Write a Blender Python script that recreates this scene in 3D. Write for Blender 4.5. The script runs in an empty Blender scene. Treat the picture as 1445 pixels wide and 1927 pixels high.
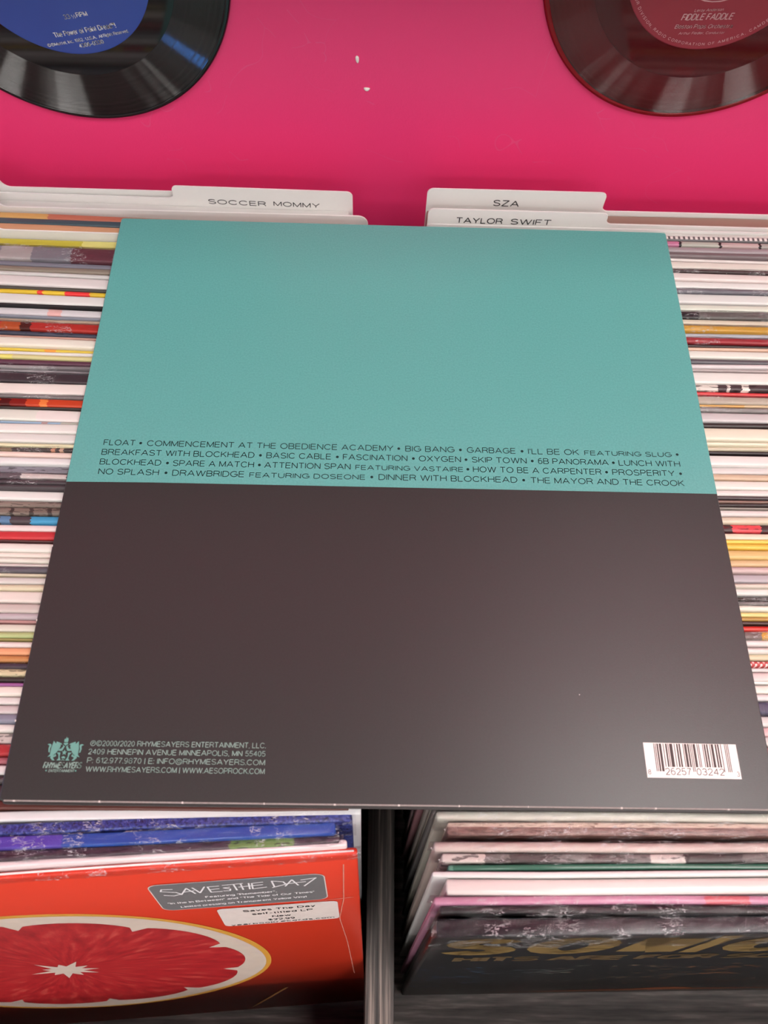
import bpy, bmesh, math, random
from mathutils import Vector, Matrix, noise

# ------------------------------------------------------------------ camera, world, lights, exposure
Z0 = 0.90                                   # height of the top face of the record sleeve above the floor (m)
sc = bpy.context.scene
cam_data = bpy.data.cameras.new('camera'); cam = bpy.data.objects.new('camera', cam_data)
sc.collection.objects.link(cam); sc.camera = cam
cam_data.sensor_fit = 'VERTICAL'; cam_data.sensor_height = 24.0; cam_data.lens = 24.0 * 1452.0 / 1927.0
cam_data.clip_start = 0.01
cam_data.dof.use_dof = True; cam_data.dof.focus_distance = 0.39; cam_data.dof.aperture_fstop = 8.0
Rt = ((0.99961788, 0.00940035, 0.02599477), (0.01967664, -0.90247085, -0.43030128), (0.01941454, 0.43064834, -0.90231097))
cm = Matrix(((Rt[0][0], -Rt[1][0], -Rt[2][0]), (Rt[0][1], -Rt[1][1], -Rt[2][1]), (Rt[0][2], -Rt[1][2], -Rt[2][2])))
cam.matrix_world = Matrix.Translation((0.14548926, -0.02713086, Z0 + 0.33129823)) @ cm.to_4x4()

world = bpy.data.worlds.new('shop'); sc.world = world; world.use_nodes = True
world.node_tree.nodes['Background'].inputs[0].default_value = (1.0, 0.98, 0.97, 1)
world.node_tree.nodes['Background'].inputs[1].default_value = 0.56
LAMP_POWER = 17.5
LAMPS = [(x, y) for x in (-4.0, -0.25, 1.05, 3.6, 6.4) for y in (-0.80, -2.6, -4.6)] + [(0.95, -0.02)]
sc.view_settings.view_transform = 'Standard'; sc.view_settings.look = 'None'
sc.view_settings.exposure = 0.0; sc.view_settings.gamma = 1.0; sc.view_settings.use_curve_mapping = False

# ------------------------------------------------------------------ helpers
rnd = random.Random(11)
def lin(h):
    if not isinstance(h, str): return tuple(h)[:3]
    v = [int(h[i:i+2], 16) / 255 for i in (0, 2, 4)]
    return tuple(c / 12.92 if c <= .04045 else ((c + .055) / 1.055) ** 2.4 for c in v)
def link(o, parent=None):
    sc.collection.objects.link(o)
    if parent is not None: o.parent = parent
    return o
def tag(o, label=None, cat=None, group=None, kind=None):
    for k, v in (('label', label), ('category', cat), ('group', group), ('kind', kind)):
        if v: o[k] = v
    return o
def mesh(name, verts, faces, m=None, parent=None, smooth=False):
    me = bpy.data.meshes.new(name); me.from_pydata(verts, [], faces); me.validate()
    if m is not None: me.materials.append(m)
    if smooth:
        for p in me.polygons: p.use_smooth = True
    return link(bpy.data.objects.new(name, me), parent)
def from_bm(name, bm, m=None, parent=None, smooth=False):
    me = bpy.data.meshes.new(name); bmesh.ops.recalc_face_normals(bm, faces=bm.faces); bm.to_mesh(me); bm.free()
    if m is not None: me.materials.append(m)
    if smooth:
        for p in me.polygons: p.use_smooth = True
    return link(bpy.data.objects.new(name, me), parent)
def bx(bm, x0, x1, y0, y1, z0, z1, bevel=0.0):
    r = bmesh.ops.create_cube(bm, size=1.0)
    for v in r['verts']:
        v.co = Vector(((x0 + x1) / 2 + v.co.x * (x1 - x0), (y0 + y1) / 2 + v.co.y * (y1 - y0), (z0 + z1) / 2 + v.co.z * (z1 - z0)))
    if bevel:
        es = list({e for v in r['verts'] for e in v.link_edges})
        bmesh.ops.bevel(bm, geom=es, offset=bevel, segments=2, affect='EDGES', profile=0.6)
def box(name, x0, x1, y0, y1, z0, z1, m, parent=None, bevel=0.0):
    bm = bmesh.new(); bx(bm, x0, x1, y0, y1, z0, z1, bevel); return from_bm(name, bm, m, parent)

class NT:
    def __init__(s, name):
        s.m = bpy.data.materials.new(name); s.m.use_nodes = True; s.t = s.m.node_tree
        s.b = s.t.nodes['Principled BSDF']; s.out = s.t.nodes['Material Output']; s._c = None
    def n(s, typ, **kw):
        nd = s.t.nodes.new(typ)
        for k, v in kw.items(): setattr(nd, k, v)
        return nd
    def l(s, a, b): s.t.links.new(a, b)
    def coord(s):
        if s._c is None: s._c = s.n('ShaderNodeTexCoord').outputs['Object']
        return s._c
    def mapping(s, scale=(1, 1, 1), rot=(0, 0, 0)):
        mp = s.n('ShaderNodeMapping'); mp.inputs['Scale'].default_value = scale; mp.inputs['Rotation'].default_value = rot
        s.l(s.coord(), mp.inputs['Vector']); return mp.outputs[0]
    def noise(s, scale=1.0, detail=2.0, rough=0.5, vec=None):
        nd = s.n('ShaderNodeTexNoise'); nd.inputs['Scale'].default_value = scale; nd.inputs['Detail'].default_value = detail
        nd.inputs['Roughness'].default_value = rough; s.l(vec if vec is not None else s.coord(), nd.inputs['Vector']); return nd.outputs['Fac']
    def math(s, op, a, b=None, c=None):
        nd = s.n('ShaderNodeMath', operation=op)
        for i, v in enumerate((a, b, c)):
            if v is None: continue
            if isinstance(v, (int, float)): nd.inputs[i].default_value = v
            else: s.l(v, nd.inputs[i])
        return nd.outputs[0]
    def axis(s, i):
        if not hasattr(s, '_x'): s._x = s.n('ShaderNodeSeparateXYZ'); s.l(s.coord(), s._x.inputs[0])
        return s._x.outputs[i]
    def mix(s, f, a, b, blend='MIX'):
        nd = s.n('ShaderNodeMix', data_type='RGBA', blend_type=blend)
        for sock, v in ((nd.inputs[0], f), (nd.inputs[6], a), (nd.inputs[7], b)):
            if isinstance(v, (int, float)): sock.default_value = v
            elif isinstance(v, (tuple, list)): sock.default_value = (*v[:3], 1)
            else: s.l(v, sock)
        return nd.outputs[2]
    def ramp(s, f, stops, interp='LINEAR'):
        nd = s.n('ShaderNodeValToRGB'); cr = nd.color_ramp; cr.interpolation = interp
        while len(cr.elements) < len(stops): cr.elements.new(0.5)
        for e, (p, c) in zip(cr.elements, stops): e.position = p; e.color = (*c[:3], 1) if isinstance(c, (tuple, list)) else (c, c, c, 1)
        s.l(f, nd.inputs[0]); return nd.outputs[0]
    def color(s, c):
        if isinstance(c, (tuple, list)): s.b.inputs['Base Color'].default_value = (*c[:3], 1)
        else: s.l(c, s.b.inputs['Base Color'])
        return s
    def set(s, **kw):
        for k, v in kw.items(): s.b.inputs[k.replace('_', ' ')].default_value = v
        return s
    def bump(s, h, strength=0.3, dist=0.001):
        nd = s.n('ShaderNodeBump'); nd.inputs['Strength'].default_value = strength; nd.inputs['Distance'].default_value = dist
        s.l(h, nd.inputs['Height']); s.l(nd.outputs[0], s.b.inputs['Normal']); return nd
def plain(name, h, rough=0.5, spec=0.5, grain=0.06, gscale=300):
    t = NT(name); c = lin(h)
    t.color(t.mix(t.noise(gscale, 3), tuple(x * (1 - grain) for x in c), tuple(min(1, x * (1 + grain)) for x in c)))
    t.b.inputs['Roughness'].default_value = rough; t.b.inputs['Specular IOR Level'].default_value = spec
    return t.m

# ------------------------------------------------------------------ materials
WALL = NT('magenta_paint')
n1 = WALL.noise(6, 4); n2 = WALL.noise(900, 2, 0.6)
sv = WALL.n('ShaderNodeTexVoronoi', feature='DISTANCE_TO_EDGE'); sv.inputs['Scale'].default_value = 9.0
nd_ = WALL.n('ShaderNodeTexNoise'); nd_.inputs['Scale'].default_value = 14; WALL.l(WALL.coord(), nd_.inputs['Vector'])
ad_ = WALL.n('ShaderNodeVectorMath', operation='MULTIPLY_ADD'); WALL.l(nd_.outputs['Color'], ad_.inputs[0]); ad_.inputs[1].default_value = (0.35,) * 3; WALL.l(WALL.coord(), ad_.inputs[2])
WALL.l(ad_.outputs[0], sv.inputs['Vector'])
scr = WALL.math('MULTIPLY', WALL.math('LESS_THAN', sv.outputs['Distance'], 0.0035), WALL.math('GREATER_THAN', WALL.noise(30, 2), 0.56))
wc = WALL.mix(n1, lin('e83874'), lin('ee3f7a'))
WALL.color(WALL.mix(WALL.math('MULTIPLY', scr, 0.22), wc, lin('e07a9c'))); WALL.set(Roughness=0.42); WALL.bump(WALL.math('ADD', n2, WALL.math('MULTIPLY', WALL.noise(120, 2), 1.2)), 0.14, 0.0008)
BLACKWOOD = NT('black_stained_plywood')
g = BLACKWOOD.noise(1.0, 6, 0.65, BLACKWOOD.mapping((300, 5, 300)))
BLACKWOOD.color(BLACKWOOD.ramp(g, [(0.38, lin('151210')), (0.5, lin('3a3431')), (0.62, lin('82776f'))])); BLACKWOOD.set(Roughness=0.6); BLACKWOOD.bump(g, 0.7, 0.0012)
PANELWOOD = NT('black_stained_board')
g = PANELWOOD.noise(1.0, 6, 0.65, PANELWOOD.mapping((14, 240, 240)))
PANELWOOD.color(PANELWOOD.ramp(g, [(0.35, lin('1c1917')), (0.55, lin('4a4441')), (0.72, lin('7c746f'))])); PANELWOOD.set(Roughness=0.6); PANELWOOD.bump(g, 0.5, 0.0008)
CARD = plain('white_plastic_card', 'e4e2df', 0.35, 0.5, 0.015)
INK = plain('black_ink', '15171a', 0.5, 0.3)
TEALINK = plain('dark_teal_ink', '10302f', 0.5, 0.3)
GREENINK = plain('sage_ink', '86a39a', 0.5, 0.3)
LOGOINK = plain('mint_ink', '659a90', 0.5, 0.3)
WHITEINK = plain('white_ink', 'e4e2e6', 0.5, 0.3)
PALEINK = plain('pale_pink_ink', 'd3a6a8', 0.5, 0.3)
VINYL = NT('black_vinyl'); VINYL.color((0.008, 0.008, 0.009)); VINYL.set(Roughness=0.07, IOR=1.5)
def grooved(name, base, rough=0.16, transl=0.0):
    """concentric V grooves finer than a pixel: the normal leans in and out along the radius"""
    t = NT(name); X = t.axis(0); Y = t.axis(1)
    r = t.math('SQRT', t.math('ADD', t.math('MULTIPLY', X, X), t.math('MULTIPLY', Y, Y)))
    rv = t.n('ShaderNodeCombineXYZ'); t.l(r, rv.inputs[0]); band = t.noise(700, 3, 0.7, rv.outputs[0])
    f = t.math('MULTIPLY_ADD', t.math('FRACT', t.math('MULTIPLY', r, 9000.0)), 2.0, -1.0)
    amp = t.math('MULTIPLY_ADD', band, 2.2, 0.35); sl = t.math('DIVIDE', t.math('MULTIPLY', f, amp), r)
    cb = t.n('ShaderNodeCombineXYZ'); t.l(t.math('MULTIPLY', X, sl), cb.inputs[0]); t.l(t.math('MULTIPLY', Y, sl), cb.inputs[1]); cb.inputs[2].default_value = 1.0
    vt = t.n('ShaderNodeVectorTransform', vector_type='NORMAL', convert_from='OBJECT', convert_to='WORLD'); t.l(cb.outputs[0], vt.inputs[0])
    nn = t.n('ShaderNodeVectorMath', operation='NORMALIZE'); t.l(vt.outputs[0], nn.inputs[0]); t.l(nn.outputs[0], t.b.inputs['Normal'])
    t.color(base); t.set(Roughness=rough, IOR=1.8)
    if transl:
        tr = t.n('ShaderNodeBsdfTransparent'); tr.inputs[0].default_value = (0.75, 0.06, 0.08, 1)
        mx = t.n('ShaderNodeMixShader'); mx.inputs[0].default_value = transl
        t.l(t.b.outputs[0], mx.inputs[1]); t.l(tr.outputs[0], mx.inputs[2]); t.l(mx.outputs[0], t.out.inputs[0])
    return t.m
GROOVE = grooved('black_vinyl_grooves', (0.008, 0.007, 0.007), 0.09)
def glassy(name, base, rough, transl, tint):
    t = NT(name); t.color(base); t.set(Roughness=rough, IOR=1.5)
    tr = t.n('ShaderNodeBsdfTransparent'); tr.inputs[0].default_value = (*tint, 1)
    mx = t.n('ShaderNodeMixShader'); mx.inputs[0].default_value = transl
    t.l(t.b.outputs[0], mx.inputs[1]); t.l(tr.outputs[0], mx.inputs[2]); t.l(mx.outputs[0], t.out.inputs[0])
    return t.m
REDWAX = glassy('red_vinyl', (0.10, 0.006, 0.010), 0.07, 0.35, (0.6, 0.10, 0.12))
REDRIM = glassy('red_vinyl_edge', (0.22, 0.008, 0.016), 0.2, 0.5, (0.8, 0.10, 0.14))
REDGROOVE = grooved('red_vinyl_grooves', (0.10, 0.006, 0.010), 0.09, 0.2)

FILM = NT('clear_shrink_film')
fm = FILM.noise(1.0, 5, 0.65, FILM.mapping((55, 300, 300))); fd = FILM.noise(420, 3, 0.6)
gl = FILM.n('ShaderNodeBsdfGlossy'); gl.inputs['Roughness'].default_value = 0.07; gl.inputs['Color'].default_value = (1, 1, 1, 1)
bp = FILM.n('ShaderNodeBump'); bp.inputs['Strength'].default_value = 1.0; bp.inputs['Distance'].default_value = 0.0013
FILM.l(FILM.math('ADD', fm, FILM.math('MULTIPLY', fd, 0.35)), bp.inputs['Height']); FILM.l(bp.outputs[0], gl.inputs['Normal'])
tr = FILM.n('ShaderNodeBsdfTransparent'); tr.inputs[0].default_value = (0.94, 0.94, 0.95, 1)
fr = FILM.n('ShaderNodeFresnel'); fr.inputs[0].default_value = 1.5; FILM.l(bp.outputs[0], fr.inputs['Normal'])
mx = FILM.n('ShaderNodeMixShader'); FILM.l(FILM.math('MINIMUM', FILM.math('MULTIPLY_ADD', fr.outputs[0], 0.42, 0.005), 0.5), mx.inputs[0])
FILM.l(tr.outputs[0], mx.inputs[1]); FILM.l(gl.outputs[0], mx.inputs[2])
# whitened folds: thin pale lines painted in to stand for the film's sparkle
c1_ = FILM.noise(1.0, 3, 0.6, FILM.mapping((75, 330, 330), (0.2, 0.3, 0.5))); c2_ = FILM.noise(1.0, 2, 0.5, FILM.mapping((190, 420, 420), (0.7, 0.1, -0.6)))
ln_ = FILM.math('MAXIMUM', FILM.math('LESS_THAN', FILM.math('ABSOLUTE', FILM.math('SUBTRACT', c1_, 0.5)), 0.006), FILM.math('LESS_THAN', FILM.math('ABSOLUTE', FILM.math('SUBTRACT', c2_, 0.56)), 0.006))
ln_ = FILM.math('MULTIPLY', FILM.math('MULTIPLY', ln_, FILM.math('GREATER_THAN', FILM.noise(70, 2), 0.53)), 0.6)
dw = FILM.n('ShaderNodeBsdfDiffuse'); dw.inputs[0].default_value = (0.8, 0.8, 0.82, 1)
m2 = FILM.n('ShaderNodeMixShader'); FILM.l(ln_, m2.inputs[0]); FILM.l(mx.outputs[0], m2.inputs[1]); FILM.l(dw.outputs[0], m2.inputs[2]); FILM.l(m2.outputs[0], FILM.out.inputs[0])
FILM = FILM.m

def sleeve_mat(name, hx, kind='s', patches=(), cx=0.0, rough=0.42):
    t = NT(name); c = lin(hx); c = (c[0] * .85, c[1] * .88, c[2] * .885)
    v = t.noise(1.0, 3, 0.55, t.mapping((38, 500, 500)))
    amp = {'n': 0.5}.get(kind, 0.07)
    col = t.mix(v, tuple(x * (1 - amp) for x in c), tuple(min(.95, x * (1 + amp)) for x in c))
    X = t.axis(0)
    wob = t.math('MULTIPLY_ADD', t.noise(1.0, 2, 0.5, t.mapping((60, 900, 900))), 0.003, -0.0015)
    for a, b, h in patches:
        a = a / 1000 - cx; b = b / 1000 - cx
        Xw = t.math('ADD', X, wob)
        f = t.math('MULTIPLY', t.math('GREATER_THAN', Xw, a), t.math('LESS_THAN', Xw, b))
        col = t.mix(f, col, lin(h))
    if kind == 'n':
        k = t.noise(1.0, 2, 0.6, t.mapping((150, 700, 400)))
        col = t.mix(t.math('MULTIPLY', t.math('GREATER_THAN', k, 0.57), 0.75), col, tuple(x * 0.18 for x in c))
    if kind == 'd':
        k = t.math('SINE', t.math('MULTIPLY', X, 2600)); k2 = t.math('SINE', t.math('MULTIPLY', t.axis(1), 2600))
        col = t.mix(t.math('GREATER_THAN', t.math('MULTIPLY', k, k2), 0.25), col, lin('e8cfcc'))
    if kind == 'f':
        fr_ = t.math('FRACT', t.math('MULTIPLY', X, 1 / 0.00295))
        Yc = t.math('GREATER_THAN', t.axis(1), -0.0004)
        hole = t.math('MULTIPLY', t.math('LESS_THAN', fr_, 0.55), t.math('LESS_THAN', t.axis(1), 0.0011))
        hole = t.math('MULTIPLY', hole, t.math('GREATER_THAN', t.axis(1), -0.0011))
        base = t.mix(t.math('LESS_THAN', t.axis(1), 0.0012), lin('ded8d4'), lin('605c5e'))
        col = t.mix(hole, base, lin('e8e2de'))
    t.color(col); t.set(Roughness=rough)
    t.bump(t.noise(1.0, 3, 0.6, t.mapping((90, 600, 600))), 0.12, 0.0004)
    return t.m

# ------------------------------------------------------------------ text and flat prints
def _a(cx, cy, rx, ry, a0, a1):
    n = max(3, int(abs(a1 - a0) / 22)); return [(cx + rx * math.cos(math.radians(a0 + (a1 - a0) * k / n)), cy + ry * math.sin(math.radians(a0 + (a1 - a0) * k / n))) for k in range(n + 1)]
_S = lambda w, h: _a(w / 2, h * .76, w * .46, h * .24, 20, 230) + [(w * .5, h * .52)] + _a(w / 2, h * .25, w * .5, h * .25, 62, -160)
# a plain grotesque alphabet: width and centre lines of each letter, capital height 1, x-height .74
GL_ = {
 'A': (.84, [[(0, 0), (.42, 1), (.84, 0)], [(.13, .33), (.71, .33)]]),
 'B': (.66, [[(0, 0), (0, 1), (.40, 1)] + _a(.40, .76, .23, .24, 90, -90) + [(0, .52)], [(.40, .52)] + _a(.41, .26, .25, .26, 90, -90) + [(0, 0)]]),
 'C': (.80, [_a(.42, .5, .42, .5, 38, 322)]),
 'D': (.74, [[(0, 0), (0, 1), (.33, 1)] + _a(.33, .5, .41, .5, 90, -90) + [(0, 0)]]),
 'E': (.62, [[(.62, 0), (0, 0), (0, 1), (.60, 1)], [(0, .53), (.57, .53)]]),
 'F': (.56, [[(0, 0), (0, 1), (.56, 1)], [(0, .51), (.48, .51)]]),
 'G': (.84, [_a(.43, .5, .43, .5, 40, 325) + [(.84, .2), (.84, .47), (.48, .47)]]),
 'H': (.70, [[(0, 0), (0, 1)], [(.70, 0), (.70, 1)], [(0, .53), (.70, .53)]]),
 'I': (.0, [[(0, 0), (0, 1)]]),
 'J': (.48, [[(.48, 1), (.48, .28)] + _a(.24, .25, .24, .25, 0, -180)]),
 'K': (.68, [[(0, 0), (0, 1)], [(.64, 1), (0, .38)], [(.22, .60), (.68, 0)]]),
 'L': (.54, [[(0, 1), (0, 0), (.54, 0)]]),
 'M': (.80, [[(0, 0), (0, 1), (.40, .05), (.80, 1), (.80, 0)]]),
 'N': (.70, [[(0, 0), (0, 1), (.70, 0), (.70, 1)]]),
 'O': (.86, [_a(.43, .5, .43, .5, 0, 360)]),
 'P': (.64, [[(0, 0), (0, 1), (.38, 1)] + _a(.38, .73, .26, .27, 90, -90) + [(0, .46)]]),
 'Q': (.86, [_a(.43, .5, .43, .5, 0, 360), [(.50, .26), (.84, -.04)]]),
 'R': (.70, [[(0, 0), (0, 1), (.42, 1)] + _a(.42, .75, .26, .25, 90, -90) + [(0, .50)], [(.38, .50), (.56, .42), (.63, .26), (.70, 0)]]),
 'S': (.68, [_S(.68, 1)]),
 'T': (.70, [[(0, 1), (.70, 1)], [(.35, 1), (.35, 0)]]),
 'U': (.70, [[(0, 1), (0, .35)] + _a(.35, .35, .35, .35, 180, 360) + [(.70, 1)]]),
 'V': (.78, [[(0, 1), (.39, 0), (.78, 1)]]),
 'W': (1.12, [[(0, 1), (.29, 0), (.56, 1), (.83, 0), (1.12, 1)]]),
 'X': (.74, [[(0, 0), (.72, 1)], [(.02, 1), (.74, 0)]]),
 'Y': (.76, [[(0, 1), (.38, .42), (.76, 1)], [(.38, .42), (.38, 0)]]),
 'Z': (.70, [[(.02, 1), (.68, 1), (0, 0), (.70, 0)]]),
 '0': (.52, [_a(.26, .5, .26, .5, 0, 360)]),
 '1': (.26, [[(0, .78), (.14, .84), (.26, 1), (.26, 0)]]),
 '2': (.52, [_a(.26, .72, .26, .28, 170, -40) + [(.0, .0), (.52, 0)]]),
 '3': (.52, [_a(.25, .75, .23, .25, 160, -90) + _a(.25, .26, .27, .26, 90, -160)]),
 '4': (.56, [[(.42, 0), (.42, 1), (0, .3), (.56, .3)]]),
 '5': (.52, [[(.48, 1), (.08, 1), (.03, .5)] + _a(.25, .31, .27, .31, 130, -155)]),
 '6': (.52, [_a(.26, .31, .26, .31, 0, 360), _a(.30, .5, .30, .5, 60, 175)]),
 '7': (.50, [[(0, 1), (.50, 1), (.26, .5), (.16, 0)]]),
 '8': (.52, [_a(.26, .76, .22, .24, 0, 360), _a(.26, .27, .26, .27, 0, 360)]),
 '9': (.52, [_a(.26, .69, .26, .31, 0, 360), _a(.22, .5, .30, .5, -120, -5)]),
 'a': (.50, [_a(.25, .55, .22, .19, 160, 20) + [(.47, .12), (.52, 0)], _a(.23, .2, .23, .2, 60, 320) + [(.47, .2), (.46, .44), (.25, .42)]]),
 'b': (.52, [[(0, 0), (0, 1)], _a(.26, .37, .26, .37, 0, 360)]),
 'c': (.48, [_a(.26, .37, .26, .37, 45, 315)]),
 'd': (.52, [[(.52, 0), (.52, 1)], _a(.26, .37, .26, .37, 0, 360)]),
 'e': (.52, [[(0, .39), (.52, .39)] + _a(.26, .37, .26, .37, 5, 310)]),
 'f': (.28, [[(.10, 0), (.10, .8)] + _a(.26, .82, .16, .18, 180, 90), [(0, .70), (.26, .70)]]),
 'g': (.52, [_a(.26, .37, .26, .37, 0, 360), [(.52, .72), (.52, -.05)] + _a(.26, -.05, .26, .21, 0, -150)]),
 'h': (.46, [[(0, 0), (0, 1)], _a(.23, .48, .23, .25, 180, 0) + [(.46, 0)]]),
 'i': (.0, [[(0, 0), (0, .72)], [(0, .92), (0, 1.0)]]),
 'j': (.1, [[(.1, .72), (.1, -.1), (0, -.24)], [(.1, .92), (.1, 1)]]),
 'k': (.46, [[(0, 0), (0, 1)], [(.42, .72), (0, .28)], [(.16, .44), (.46, 0)]]),
 'l': (.0, [[(0, 0), (0, 1)]]),
 'm': (.78, [[(0, 0), (0, .72)], _a(.195, .50, .195, .23, 180, 0) + [(.39, 0)], _a(.585, .50, .195, .23, 180, 0) + [(.78, 0)]]),
 'n': (.46, [[(0, 0), (0, .72)], _a(.23, .48, .23, .25, 180, 0) + [(.46, 0)]]),
 'o': (.52, [_a(.26, .37, .26, .37, 0, 360)]),
 'p': (.52, [[(0, -.25), (0, .72)], _a(.26, .37, .26, .37, 0, 360)]),
 'r': (.28, [[(0, 0), (0, .72)], _a(.24, .46, .24, .26, 180, 85)]),
 's': (.44, [_S(.44, .74)]),
 't': (.28, [[(.11, .94), (.11, .15)] + _a(.22, .14, .11, .14, 180, 275), [(0, .72), (.26, .72)]]),
 'u': (.46, [[(0, .72), (0, .25)] + _a(.23, .24, .23, .24, 180, 360), [(.46, .72), (.46, 0)]]),
 'v': (.48, [[(0, .72), (.24, 0), (.48, .72)]]),
 'w': (.74, [[(0, .72), (.19, 0), (.37, .72), (.55, 0), (.74, .72)]]),
 'y': (.48, [[(0, .72), (.25, .02)], [(.48, .72), (.2, -.15), (.04, -.24)]]),
 '.': (.0, [[(0, .0), (0, .04)]]), ',': (.04, [[(.04, .04), (.0, -.14)]]), ':': (.0, [[(0, 0), (0, .05)], [(0, .6), (0, .65)]]),
 "'": (.0, [[(0, 1), (0, .72)]]), '"': (.2, [[(0, 1), (0, .74)], [(.2, 1), (.2, .74)]]), '-': (.28, [[(0, .38), (.28, .38)]]),
 '/': (.30, [[(0, -.02), (.30, 1.02)]]), '|': (.0, [[(0, -.1), (0, 1.05)]]), '!': (.0, [[(0, 1), (0, .3)], [(0, .0), (0, .05)]]),
 '&': (.7, [[(.7, 0), (.15, .8)] + _a(.32, .82, .17, .18, 180, 0)]),
 '$': (.52, [_S(.52, 1), [(.26, 1.1), (.26, -.1)]]),
 '@': (1.0, [_a(.5, .42, .5, .56, -60, 300), _a(.48, .44, .21, .25, 0, 360), [(.72, .68), (.68, .24), (.78, .2), (.88, .3)]]),
 '\u00a9': (.96, [_a(.48, .5, .48, .52, 0, 360), _a(.48, .5, .22, .27, 45, 315)]),
 '\u2117': (.96, [_a(.48, .5, .48, .52, 0, 360), [(.36, .22), (.36, .78), (.5, .78)] + _a(.5, .63, .16, .15, 90, -90) + [(.36, .48)]]),
 '\u2122': (.62, [[(0, 1), (.24, 1)], [(.12, 1), (.12, .6)], [(.34, .6), (.34, 1), (.48, .66), (.62, 1), (.62, .6)]]),
}
class Print:
    """collects flat shapes in a surface's own (u, v) mm coordinates, then makes one mesh of them"""
    def __init__(s): s.V = []; s.F = []
    def line_glyph(s, ch, fn, w):
        for st in GL_[ch][1]:
            P_ = [fn(x, y) for x, y in st]
            for k in range(len(P_) - 1):
                (a, b), (c, d) = P_[k], P_[k + 1]; L = math.hypot(c - a, d - b)
                if L < 1e-9: continue
                tx, ty = (c - a) / L, (d - b) / L; nx, ny = -ty * w / 2, tx * w / 2
                e0 = w * .18 if k else w * .0; e1 = w * .18 if k < len(P_) - 2 else 0
                if len(P_) == 2 and L < w: e0 = e1 = (w - L) / 2
                i = len(s.V); s.V += [(a + nx - tx * e0, b + ny - ty * e0), (a - nx - tx * e0, b - ny - ty * e0), (c - nx + tx * e1, d - ny + ty * e1), (c + nx + tx * e1, d + ny + ty * e1)]
                s.F.append((i, i + 1, i + 2, i + 3))
        return s
    def text(s, body, u0, v0, u1, v1, cap, wt=0.115, slant=0.0, gap=0.14):
        xs = []; x = 0.0
        for ch in body:
            if ch == ' ': x += 0.40; xs.append(None); continue
            xs.append(x); x += GL_[ch][0] + gap + wt * .6
        tot = x - gap - wt * .6; w = wt * cap; L = math.hypot(u1 - u0, v1 - v0); ca, sa = (u1 - u0) / L, (v1 - v0) / L; sx = (L - w) / max(tot, 1e-6)
        if tot < 1e-6: sx = 1
        for ch, x in zip(body, xs):
            if x is None: continue
            def fn(a, b, x=x):
                q = w / 2 + b * (cap - w); p = w / 2 + (x + a) * sx + slant * q
                return (u0 + p * ca - q * sa, v0 + p * sa + q * ca)
            s.line_glyph(ch, fn, w)
        return s
    def char(s, ch, u, v, ang, cap, wt=0.13, wide=1.0):
        ca, sa = math.cos(ang), math.sin(ang); W = GL_[ch][0]; w = wt * cap
        def fn(a, b):
            p = (a - W / 2) * cap * wide; q = w / 2 + b * (cap - w); return (u + p * ca - q * sa, v + p * sa + q * ca)
        return s.line_glyph(ch, fn, w)
    def poly(s, pts):
        from mathutils.geometry import tessellate_polygon
        k = len(s.V); s.V += [tuple(p) for p in pts]
        s.F += [tuple(i + k for i in f) for f in tessellate_polygon([[Vector((p[0], p[1], 0)) for p in pts]])]; return s
    def quad(s, u0, u1, v0, v1): return s.poly([(u0, v0), (u1, v0), (u1, v1), (u0, v1)])
    def disc(s, u, v, r, n=16): return s.poly([(u + r * math.cos(6.2832 * i / n), v + r * math.sin(6.2832 * i / n)) for i in range(n)])
    def stroke(s, pts, w):
        for (a, b), (c, d) in zip(pts, pts[1:]):
            L = math.hypot(c - a, d - b) or 1; nx, ny = -(d - b) / L * w / 2, (c - a) / L * w / 2; ex, ey = (c - a) / L * w * .3, (d - b) / L * w * .3
            s.poly([(a + nx - ex, b + ny - ey), (a - nx - ex, b - ny - ey), (c - nx + ex, d - ny + ey), (c + nx + ex, d + ny + ey)])
        return s
    def build(s, name, m, parent, fn, up=None):
        o = mesh(name, [fn(u / 1000, v / 1000) for u, v in s.V], s.F, m, parent)
        if up is not None:                               # make every face look along 'up'
            bm = bmesh.new(); bm.from_mesh(o.data)
            fl = [f for f in bm.faces if f.normal.dot(up) < 0]; bmesh.ops.reverse_faces(bm, faces=fl); bm.to_mesh(o.data); bm.free()
        return o
FLAT = lambda h: (lambda u, v: (u, v, h))

# ------------------------------------------------------------------ the setting
wl = box('wall_back', -7, 7.5, 0.3715, 0.47, 0, 2.75, WALL.m); tag(wl, kind='structure')
fl = box('floor', -7, 7.5, -6.0, 0.3715, -0.06, 0.0, plain('concrete_floor', '6f6964', 0.6, 0.4, 0.2, 12)); tag(fl, kind='structure')
ce = box('ceiling', -7, 7.5, -6.0, 0.3715, 2.75, 2.8, plain('ceiling_tile', 'c9c4bd', 0.9, 0.2, 0.05, 60)); tag(ce, kind='structure')
EM = NT('lamp_diffuser'); EM.b.inputs['Emission Color'].default_value = (1, 0.965, 0.925, 1); EM.b.inputs['Emission Strength'].default_value = LAMP_POWER
LF = plain('lamp_frame_enamel', 'dcdcd8', 0.4)
for i, (x, y) in enumerate(LAMPS):
    bm = bmesh.new()
    for a, b, c_, d in ((-.32, -.29, -.32, .32), (.29, .32, -.32, .32), (-.29, .29, -.32, -.29), (-.29, .29, .29, .32)): bx(bm, a, b, c_, d, -0.05, 0.0)
    o = from_bm('ceiling_light', bm, LF); o.location = (x, y, 2.75)
    tag(o, 'flat white ceiling light panel, %s row, %s' % ('front' if y > -1 else ('second' if y > -3 else 'far'), ('far left', 'above the left bin', 'above the right bin', 'middle right', 'far right', 'against the pink wall')[i // 3]), 'light', 'ceiling light panels')
    box('diffuser', -.29, .29, -.29, .29, -0.045, -0.03, EM.m, o)

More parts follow.
